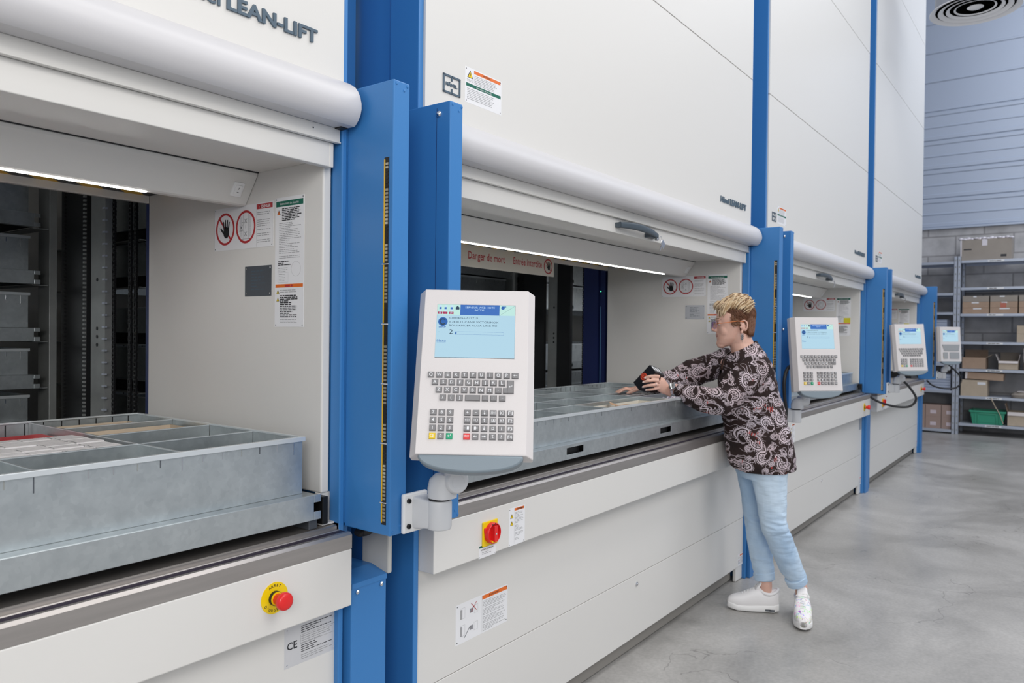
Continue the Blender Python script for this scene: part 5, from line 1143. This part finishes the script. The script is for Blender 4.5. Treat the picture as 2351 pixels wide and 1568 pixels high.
# hair: brown cropped back and sides, layered blond locks on top
HB = mat('hair_brown', (.13, .050, .022), .55, var=(90, .45, (1, 1, .3))); HY = mat('hair_blond', (.52, .35, .19), .45, var=(70, .45, (1, 1, .35)))
HY2 = mat('hair_blond_light', (.72, .57, .38), .45); HY3 = mat('hair_blond_dark', (.22, .12, .06), .5)
hb = MB(); HO = Hd(-.012, 0, .044); RF, RL, RU = .094, .080, .088
hb.ell(Hd(-.014, 0, .050), HF, HL, HU, .092, .0785, .084, HB, 32, 20); hb.ell(Hd(-.042, 0, .0), HF, HL, HU, .060, .071, .080, HB, 28, 18)
hb.loft([(Hd(-.050, 0, .0), HF, HL, .054, .066), (Hd(-.052, 0, -.035), HF, HL, .046, .056), (Hd(-.050, 0, -.060), HF, HL, .036, .048), (Hd(-.048, 0, -.074), HF, HL, .024, .036)], HB, 24)
r_ = random.Random(11)
def onhead(f, l, u, k): 
    n = math.sqrt((f/RF)**2+(l/RL)**2+(u/RU)**2); n = max(n, 1e-6)
    return (f/n*k, l/n*k, u/n*k)
def strand(f, l, u, flow, steps, ds, k0, k1, r, m, lift=0.):
    q = onhead(f, l, u, k0); pts = []
    for i in range(steps+1):
        t = i/steps; k = k0+(k1-k0)*t+lift*math.sin(math.pi*t)
        p = onhead(*q, k); pts.append(HO+HF*p[0]+HL*p[1]+HU*p[2])
        v = flow(p, t); nrm = V((p[0]/RF**2, p[1]/RL**2, p[2]/RU**2)).normalized(); v = V(v); v = v-nrm*v.dot(nrm)*.8
        v = v.normalized()*ds; q = (p[0]+v.x, p[1]+v.y, p[2]+v.z)
    n = len(pts); hb.tube(pts, [r*(.6+.4*math.sin(math.pi*(.1+.75*i/(n-1)))) if i < n-1 else r*.2 for i in range(n)], m, 5)
def side_flow(p, t): return (-.55 if p[0] > -.06 else -.1, .12*(1 if p[1] > 0 else -1), -1.)
for i in range(1500):          # short brown sides and back
    a = math.radians(r_.uniform(60, 300)); e = math.radians(r_.uniform(-55, 40))
    f, l, u = RF*math.cos(e)*math.cos(a), RL*math.cos(e)*math.sin(a), RU*math.sin(e)
    if f > -.012 and u < -.016: continue
    if f > .035 and u < .030: continue
    strand(f, l, u, side_flow, 3, .011, 1.0, 1.03, r_.uniform(.0011, .0019), HB)
for i in range(900):           # nape, lying down on the neck
    a = math.radians(r_.uniform(-80, 80)); z_ = r_.uniform(-.045, .045); g = .060-.30*max(0, -z_-.0)*.5; p = Hd(-.047-g*.92*math.cos(a), (g+.010)*math.sin(a), z_)
    d = (Hd(-.047-(g-.008)*.9*math.cos(a), (g+.003)*math.sin(a), z_-.030)-p)*.5; hb.tube([p, p+d, p+d*2], [.0018, .0016, .0005], HB, 5)
def top_flow(w1, w2):
    def g(p, t):
        s = 1 if p[1] > -.012 else -1
        return (.85+.35*math.sin(w1+t*5), s*(.45+.30*math.sin(w2+t*4)), -.15-1.15*t*(1 if p[0] > .02 else .75))
    return g
for i in range(1100):          # layered blond top, swept forward and down to the temples
    f = r_.uniform(-.088, .070); l = r_.uniform(-.060, .062); u = .088*math.sqrt(max(.02, 1-(f/.1)**2-(l/.085)**2))
    if u < .028: continue
    k = r_.uniform(1.0, 1.14) if u > .05 else r_.uniform(1.0, 1.07)
    w = round((f*31+l*17)*1.3)
    strand(f, l, u, top_flow(w*1.7+r_.uniform(-.25, .25), w*2.3+r_.uniform(-.25, .25)), 6, r_.uniform(.0085, .0125), k, r_.uniform(1.03, 1.10), r_.uniform(.0014, .0026), r_.choice([HY, HY, HY2, HY2, HY2, HY3]), r_.uniform(.02, .09))
for i in range(240):           # tousled crest above the crown
    f = r_.uniform(-.080, -.005); l = r_.uniform(-.045, .045); u = .09*math.sqrt(max(.02, 1-(f/.1)**2-(l/.085)**2))
    strand(f, l, u, top_flow(r_.choice([0., 1.8, 3.4]), r_.choice([0., 2.1])), 6, .010, r_.uniform(1.06, 1.18), r_.uniform(1.06, 1.14), r_.uniform(.0015, .0026), r_.choice([HY, HY2, HY2, HY3]), r_.uniform(.06, .15))
for i in range(120):           # fringe lifted off the forehead
    l = r_.uniform(-.055, .058); p = Hd(.060-abs(l)*.25, l, .112-abs(l)*.30+r_.uniform(-.004, .006)); L = r_.uniform(.7, 1.2)
    hb.tube([p, p+HF*.018*L+HU*.002, p+HF*.032*L-HU*.009*L, p+HF*.040*L-HU*.023*L+HL*.006], [.0018, .0022, .0017, .0005], r_.choice([HY, HY2, HY2, HY3]), 5)
for i in range(90):            # in front of the ear
    u = r_.uniform(-.002, .045); p = Hd(r_.uniform(.0, .040)-(.030-u*.4)*.3, .0775-abs(u-.02)*.05, u)
    for s in (1, -1):
        q = p if s > 0 else Hd(0, 0, 0)+(p-Hd(0, 0, 0))-HL*2*(p-Hd(0, 0, 0)).dot(HL)
        hb.tube([q, q-HF*.006-HU*.010, q-HF*.012-HU*.020], [.0015, .0014, .0004], HB if i % 3 else HY3, 5)
wb(hb, 'hair', smooth='all')
# glasses
OG = mat('orange_frame', (.75, .22, .06), .3); PG = mat('violet_frame', (.22, .10, .38), .3); LENS = mat('lens_glass', (.9, .85, .95), .05); LENS.node_tree.nodes['Principled BSDF'].inputs['Transmission Weight'].default_value = 1.0; LENS.node_tree.nodes['Principled BSDF'].inputs['Alpha'].default_value = .35
gl = empty('glasses', (0, 0, 0)); gl.parent = woman; gl.matrix_parent_inverse = PINV
for s in (-1, 1):
    lc = Hd(.106, s*.032, -.006); ax = (HL*s*.97-HF*.24).normalized(); nn = HF
    mb = MB(); pts = [lc+ax*(.025*math.cos(a))+HU*(.019*math.sin(a)) for a in [2*math.pi*i/28 for i in range(29)]]
    mb.tube(pts, .0012, PG, 6); wb(mb, 'lens_rim', gl, smooth='all')
    mb = MB(); nz_ = ax.cross(HU).normalized(); mb.poly([(.024*math.cos(2*math.pi*i/24), .018*math.sin(2*math.pi*i/24)) for i in range(24)], lc, ax, HU, nz_, -.0004, .0004, LENS); wb(mb, 'lens', gl)
    mb = MB(); mb.tube([Hd(.100, s*.057, .000), Hd(.086, s*.072, .002), Hd(.04, s*.080, .006), Hd(-.005, s*.084, .010), Hd(-.030, s*.084, .004)], .0016, OG, 6); wb(mb, 'temple', gl, smooth='all')
mb = MB(); mb.tube([Hd(.108, -.009, .000), Hd(.111, 0, .003), Hd(.108, .009, .000)], .0013, PG, 6); wb(mb, 'bridge', gl, smooth='all')
# earring
mb = MB(); e0 = Hd(-.020, .082, -.057); mb.ring(0, 0, .0035, .0045, e0, HF, UZ, PL, -.0004, .0004, CHROME, 14)
for i, (w_, z_) in enumerate(((.008, -.012), (.011, -.021), (.009, -.032))):
    for s in (-1, 1): mb.add([e0+UZ*z_+PL*.001, e0+UZ*(z_+.010)+PF*s*w_*.8, e0+UZ*(z_+.017)+PF*s*w_*.7, e0+UZ*(z_+.008)], [(0, 1, 2, 3)], SLATE)
mb.tube([e0-UZ*.004, e0-UZ*.040], .0008, SLATE, 6); mb.mats = [CHROME, DARKPL]; wb(mb, 'earring')
# blouse: torso and two wide sleeves in one cloth
bl = MB()
tor = []
for z, fb, ff, rl, e in ((.742, -.072, .215, .192, .9), (.76, -.078, .232, .196, .9), (.83, -.080, .250, .196, .9), (.90, -.066, .258, .186, .9), (.98, -.040, .264, .176, .9), (1.06, -.015, .282, .172, .9), (1.13, .006, .294, .176, .9), (1.19, .024, .290, .182, .9), (1.24, .040, .276, .182, .9), (1.285, .056, .268, .160, .9), (1.315, .070, .262, .130, 1.), (1.345, .086, .256, .100, 1.), (1.375, .104, .250, .080, 1.), (1.400, .118, .246, .070, 1.)):
    tw = 1 if z > 1.0 else 0
    pl = (PL*math.cos(.22*(z-.8)/.45)-PF*math.sin(.22*(z-.8)/.45)).normalized() if z > .8 else PL; pf = pl.cross(UZ).normalized()
    pf = -pf if pf.dot(PF) < 0 else pf
    tor.append((P((fb+ff)/2, 0, z), pf, pl, (ff-fb)/2, rl, e))
bl.loft(tor, PAIS, 40)
def sleeve(S_, E__, W__, rs, droop):
    pts = [S_+(V((0, 0, 0))), S_*.55+E__*.45-UZ*.012, E__-UZ*.020, E__*.62+W__*.38-UZ*droop, E__*.28+W__*.72-UZ*droop*.7, W__*.93+E__*.07]
    bl.tube(pts, rs, PAIS, 24); bl.ell(S_, PF, PL, UZ, rs[0]*1.0, rs[0]*1.02, rs[0]*.95, PAIS, 20, 14)
sleeve(nS+PL*.000-UZ*.008, nE, nW_, [.074, .076, .074, .066, .052, .030], .026)
sleeve(fS-UZ*.008, fE, fW, [.072, .072, .068, .060, .048, .030], .022)
blo = wskin(bl, 'blouse', .0065, 8, .5, extra=[('a', .022, .10), ('b', .007, .035)])
# cut the neckline: V opening at the front, round at the nape
def cut(o, test):
    bm = bmesh.new(); bm.from_mesh(o.data); dl = [f for f in bm.faces if test(f.calc_center_median())]
    bmesh.ops.delete(bm, geom=dl, context='FACES'); bm.to_mesh(o.data); bm.free()
def neck(c):
    d = c-P0; f, l, z = d.dot(PF), d.dot(PL), d.z
    r2 = math.hypot(f-.185, l)
    if z > 1.392-(f-.115)*.50 and r2 < .105: return True
    return f > .20 and z > 1.19 and abs(l+.02) < .045*(z-1.19)/.14
cut(blo, neck); cut(blo, lambda c: c.z < .7445)
def settle(o, keep=False):
    # cloth and forearms rest on the tray lip, clear of the tray front and the apron
    m = P0
    for v in o.data.vertices:
        c = v.co
        if c.z < 1.114 and c.y > 1.5520 and c.z > .9:
            if c.z > 1.072 or keep: c.z = 1.114 if c.y < 1.60 else max(c.z, 1.106)
            else: c.y = 1.5520
        if c.y > 1.512 and c.z < 1.010: c.y = 1.512
        if c.y > 1.4625 and c.z < .935: c.y = 1.4625
settle(blo); settle(body, True)
def even_rim(o, it=12):
    bm = bmesh.new(); bm.from_mesh(o.data); nb = {}
    for e in bm.edges:
        if e.is_boundary:
            a, b = e.verts; nb.setdefault(a, []).append(b); nb.setdefault(b, []).append(a)
    for _ in range(it):
        new = {v: v.co*.5+(n[0].co+n[1].co)*.25 for v, n in nb.items() if len(n) == 2}
        for v, c in new.items(): v.co = c
    bm.to_mesh(o.data); bm.free()
even_rim(blo)
so = blo.modifiers.new('thickness', 'SOLIDIFY'); so.thickness = .002; so.offset = 1
# jeans
jn = MB()
jn.loft([(P(.075, 0, .70), PF, PL, .105, .150), (P(.085, 0, .78), PF, PL, .122, .165), (P(.09, 0, .86), PF, PL, .118, .160), (P(.10, 0, .93), PF, PL, .10, .14)], DENIM, 28)
for H_, K_, A_, s in ((nH, nK, aN, 1), (fH, fK, aF, -1)):
    side = PL
    T1 = H_*.72+K_*.28; T2 = H_*.35+K_*.65; C1 = K_*.72+A_*.28; C2 = K_*.35+A_*.65; CE_ = A_*.855+K_*.145
    jn.tube([H_-UZ*.03, T1, T2, K_, C1, C2, CE_+UZ*.02, CE_], [.097, .085, .071, .063, .0625, .055, .048, .046], DENIM, 24)
for (H_, K_, A_) in ((nH, nK, aN), (fH, fK, aF)):
    for i, (t, ph, ln) in enumerate(((-.20, 2.2, 1.6), (-.10, 2.0, 2.2), (-.035, 1.8, 3.2), (.02, 2.1, 3.4), (.07, 1.7, 3.0), (.13, 2.4, 2.0), (.55, 1.0, 2.2), )):
        c = K_+(K_-H_)*(-abs(t) if t < 0 else 0)+(A_-K_)*(t if t > 0 else 0); rr = .0635 if t < .3 else (.056 if t < .7 else .050)
        pts = [c+PF*(rr*math.cos(a))+PL*(rr*math.sin(a))+UZ*(.010*math.sin(a*1.5+i)) for a in [ph-ln/2+ln*k/12 for k in range(13)]]
        jn.tube(pts, [.0015+.0068*math.sin(math.pi*k/12) for k in range(13)], DENIM, 8)
jn_o = wskin(jn, 'jeans', .0048, 3, .5, extra=[('a', .008, .05)])
for A_, K_ in ((aN, nK), (aF, fK)):
    d = (K_-A_).normalized(); a = d.cross(PF).normalized(); b_ = d.cross(a)
    mb = MB(); c = A_*.865+K_*.135
    mb.loft([(c, a, b_, .046, .047), (c+d*.003, a, b_, .0505, .0515), (c+d*.036, a, b_, .053, .054), (c+d*.040, a, b_, .050, .051)], DENIM, 32); wb(mb, 'rolled_cuff', smooth=True)
# shoes
SH = mat('white_shoe_leather', (.86, .84, .84), .5, bump=(300, .2, .0006)); SO = mat('white_sole', (.84, .83, .82), .5); 
def graffiti():
    m = mat('painted_shoe_leather', (.86, .84, .84), .5); nt = m.node_tree; b = nt.nodes['Principled BSDF']; N = nt.nodes.new; L = nt.links.new
    tc = N('ShaderNodeTexCoord'); n = N('ShaderNodeTexNoise'); n.inputs['Scale'].default_value = 52; n.inputs['Detail'].default_value = 1; L(tc.outputs['Object'], n.inputs['Vector'])
    ab = N('ShaderNodeMath'); ab.operation = 'SUBTRACT'; ab.inputs[1].default_value = .5; L(n.outputs['Fac'], ab.inputs[0]); ab2 = N('ShaderNodeMath'); ab2.operation = 'ABSOLUTE'; L(ab.outputs[0], ab2.inputs[0])
    lt = N('ShaderNodeMath'); lt.operation = 'LESS_THAN'; lt.inputs[1].default_value = .026; L(ab2.outputs[0], lt.inputs[0])
    v = N('ShaderNodeTexVoronoi'); v.inputs['Scale'].default_value = 38; L(tc.outputs['Object'], v.inputs['Vector'])
    hs = N('ShaderNodeHueSaturation'); hs.inputs['Saturation'].default_value = .95; L(v.outputs['Color'], hs.inputs['Color'])
    mx = N('ShaderNodeMixRGB'); mx.inputs[1].default_value = (.86, .84, .84, 1); L(lt.outputs[0], mx.inputs[0]); L(hs.outputs[0], mx.inputs[2]); L(mx.outputs[0], b.inputs['Base Color']); return m
GRAF = graffiti()
def shoe(heel, toe, painted, lab):
    heel = V(heel); toe = V(toe); d = (toe-heel).normalized(); s = UZ.cross(d).normalized(); Ln = (toe-heel).length
    r = empty('shoe', (0, 0, 0)); r.parent = woman; r.matrix_parent_inverse = PINV; r['label'] = lab
    def c(t, x=0, z=0): return heel+d*(Ln*t)+s*x+UZ*z
    W = lambda t: .034+.010*math.sin(math.pi*min(1, max(0, (t-.25)/.75)))-(.012*max(0, (t-.82)/.18)) - (.006*max(0, (.1-t)/.1))
    ts = [0, .03, .1, .2, .3, .4, .5, .6, .7, .8, .88, .95, .99]
    # sole
    mb = MB(); secs = []
    for t in ts:
        h = .044-.012*min(1, t/.6)+(.004 if t > .8 else 0); rise = .010*max(0, (t-.82)/.18)+.006*max(0, (.06-t)/.06)
        w = W(t)*(1.04 if .03 < t < .97 else .72)
        secs.append((c(t, 0, rise+.001+h/2), s, UZ, w, h/2, .45))
    mb.loft(secs, SO, 24)
    for t in (.14, .22): mb.obox(c(t, W(t)*1.02, .016), d, s, UZ, .013, .003, .005, DARKPL)
    o = _b(mb, 'sole', None, smooth=True); o.parent = r
    mb = MB(); tops = [.086, .098, .094, .082, .086, .100, .094, .080, .067, .058, .052, .042, .028]
    secs = []
    for t, h in zip(ts, tops):
        z0 = .020; w = W(t)*(1. if .03 < t < .97 else .7); secs.append((c(t, 0, z0+h*.5), s, UZ, w*.96, h*.5, .72))
    mb.loft(secs, GRAF if painted else SH, 28)
    pts = [c(.20+.185*math.cos(a), .030*math.sin(a), .106+.010*math.cos(a*2)) for a in [2*math.pi*i/24 for i in range(25)]]; mb.tube(pts, .0085, GRAF if painted else SH, 10)
    mb.loft([(c(.46, 0, .100), s, (d+UZ*.4).normalized(), .024, .010, .6), (c(.40, 0, .122), s, (d+UZ*.3).normalized(), .026, .007, .6), (c(.345, 0, .150), s, d, .023, .005, .6), (c(.325, 0, .158), s, d, .016, .004, .6)], SH, 16)
    o = _b(mb, 'upper', None, smooth='all'); o.parent = r
    mb = MB()
    for i in range(6):
        t = .43+.055*i; z = .121-.0070*i; mb.tube([c(t, -.024, z-.014), c(t+.006, -.012, z-.001), c(t+.008, 0, z+.002), c(t+.006, .012, z-.001), c(t, .024, z-.014)], .0028, SO, 6)
    for sg in (-1, 1): mb.tube([c(.41, 0, .128), c(.40, sg*.020, .132), c(.44, sg*.030, .120), c(.46, sg*.010, .120)], .0022, SO, 6)
    o = _b(mb, 'laces', None, smooth='all'); o.parent = r
shoe((3.912, 1.198, 0), (3.806, 1.432, 0), False, 'plain white running shoe pointing towards the lift')
shoe((3.990, 1.108, 0), (3.722, 1.020, 0), True, 'white running shoe covered in coloured scribbles')
# watch
mb = MB(); ax = (nW_-nE).normalized(); wc = nW_-ax*.004; q1 = ax.cross(UZ).normalized(); q2 = ax.cross(q1)
n = 30; pts = [wc+q1*(.0285*math.cos(2*math.pi*i/n))+q2*(.0300*math.sin(2*math.pi*i/n)) for i in range(n+1)]
for i in range(n):
    mb.obox((pts[i]+pts[i+1])*.5, ax, (pts[i+1]-pts[i]).normalized(), ax.cross((pts[i+1]-pts[i]).normalized()), .0065, .0027, .0014, CHROME)
wv = wb(mb, 'wristwatch', bevel=.0005)
nd = (-CF*.9+CU*.25); nd = (nd-ax*nd.dot(ax)).normalized()
mb = MB(); mb.lathe([(.017, 0), (.018, .003), (.016, .007), (.0145, .0075)], wc+nd*.029, nd, CHROME, 28); mb.lathe([(.0145, .0072), (0, .0073)], wc+nd*.029, nd, WHITE, 24)
mb.obox(wc+nd*.0368+UZ*.003, UZ, UZ.cross(nd).normalized(), nd, .005, .0006, .0002, BLACK); o = _b(mb, 'watch_face', None, smooth=True); o.parent = wv
mb = MB(); f_ = nearf[2]; mb.ring(0, 0, .0092, .0106, f_[0]*.45+f_[1]*.55, (f_[1]-f_[0]).cross(UZ).normalized(), (f_[1]-f_[0]).cross((f_[1]-f_[0]).cross(UZ)).normalized(), (f_[1]-f_[0]).normalized(), -.0016, .0016, CHROME, 24); wb(mb, 'ring', smooth=True)
# the black box in her hand
ba = (CR*.60+CU*.72-CF*.35).normalized(); bb = (CR*.42-CU*.62-CF*.66); bb = (bb-ba*bb.dot(ba)).normalized(); bc = ba.cross(bb)
if bc.dot(CR) < 0: bc = -bc
mb = MB(); BK = mat('black_gloss_card', (.014, .015, .02), .3); mb.obox((0, 0, 0), ba, bb, bc, .064, .0275, .041, BK)
mb.lathe([(.019, 0), (.019, .0005), (0, .0006)], -bc*.041+ba*.000-bb*.006, -bc, mat('red_orange_disc', (.80, .09, .04), .4), 32)
nn = -bc; mb.ring(0, 0, .011, .0135, -bc*.0415-bb*.006, ba, bb, nn, 0, .0004, BK, 24); mb.obox(-bc*.0417-bb*.006, ba, bb, nn, .010, .0012, .0003, BK)
for i in range(3): mb.obox(ba*.0642+bc*(-.028+.024*i)-bb*.004, bb, bc, ba, .015, .008, .0002, WHITE)
mb.obox(bb*.0277+ba*.02, ba, bc, bb, .03, .002, .0002, mat('box_grey_line', (.35, .35, .38), .4))
o = _b(mb, 'black_box', None, bevel=.001); o.location = BC; tag(o, 'small black box with a red-orange disc held in the woman\'s left hand', 'box')
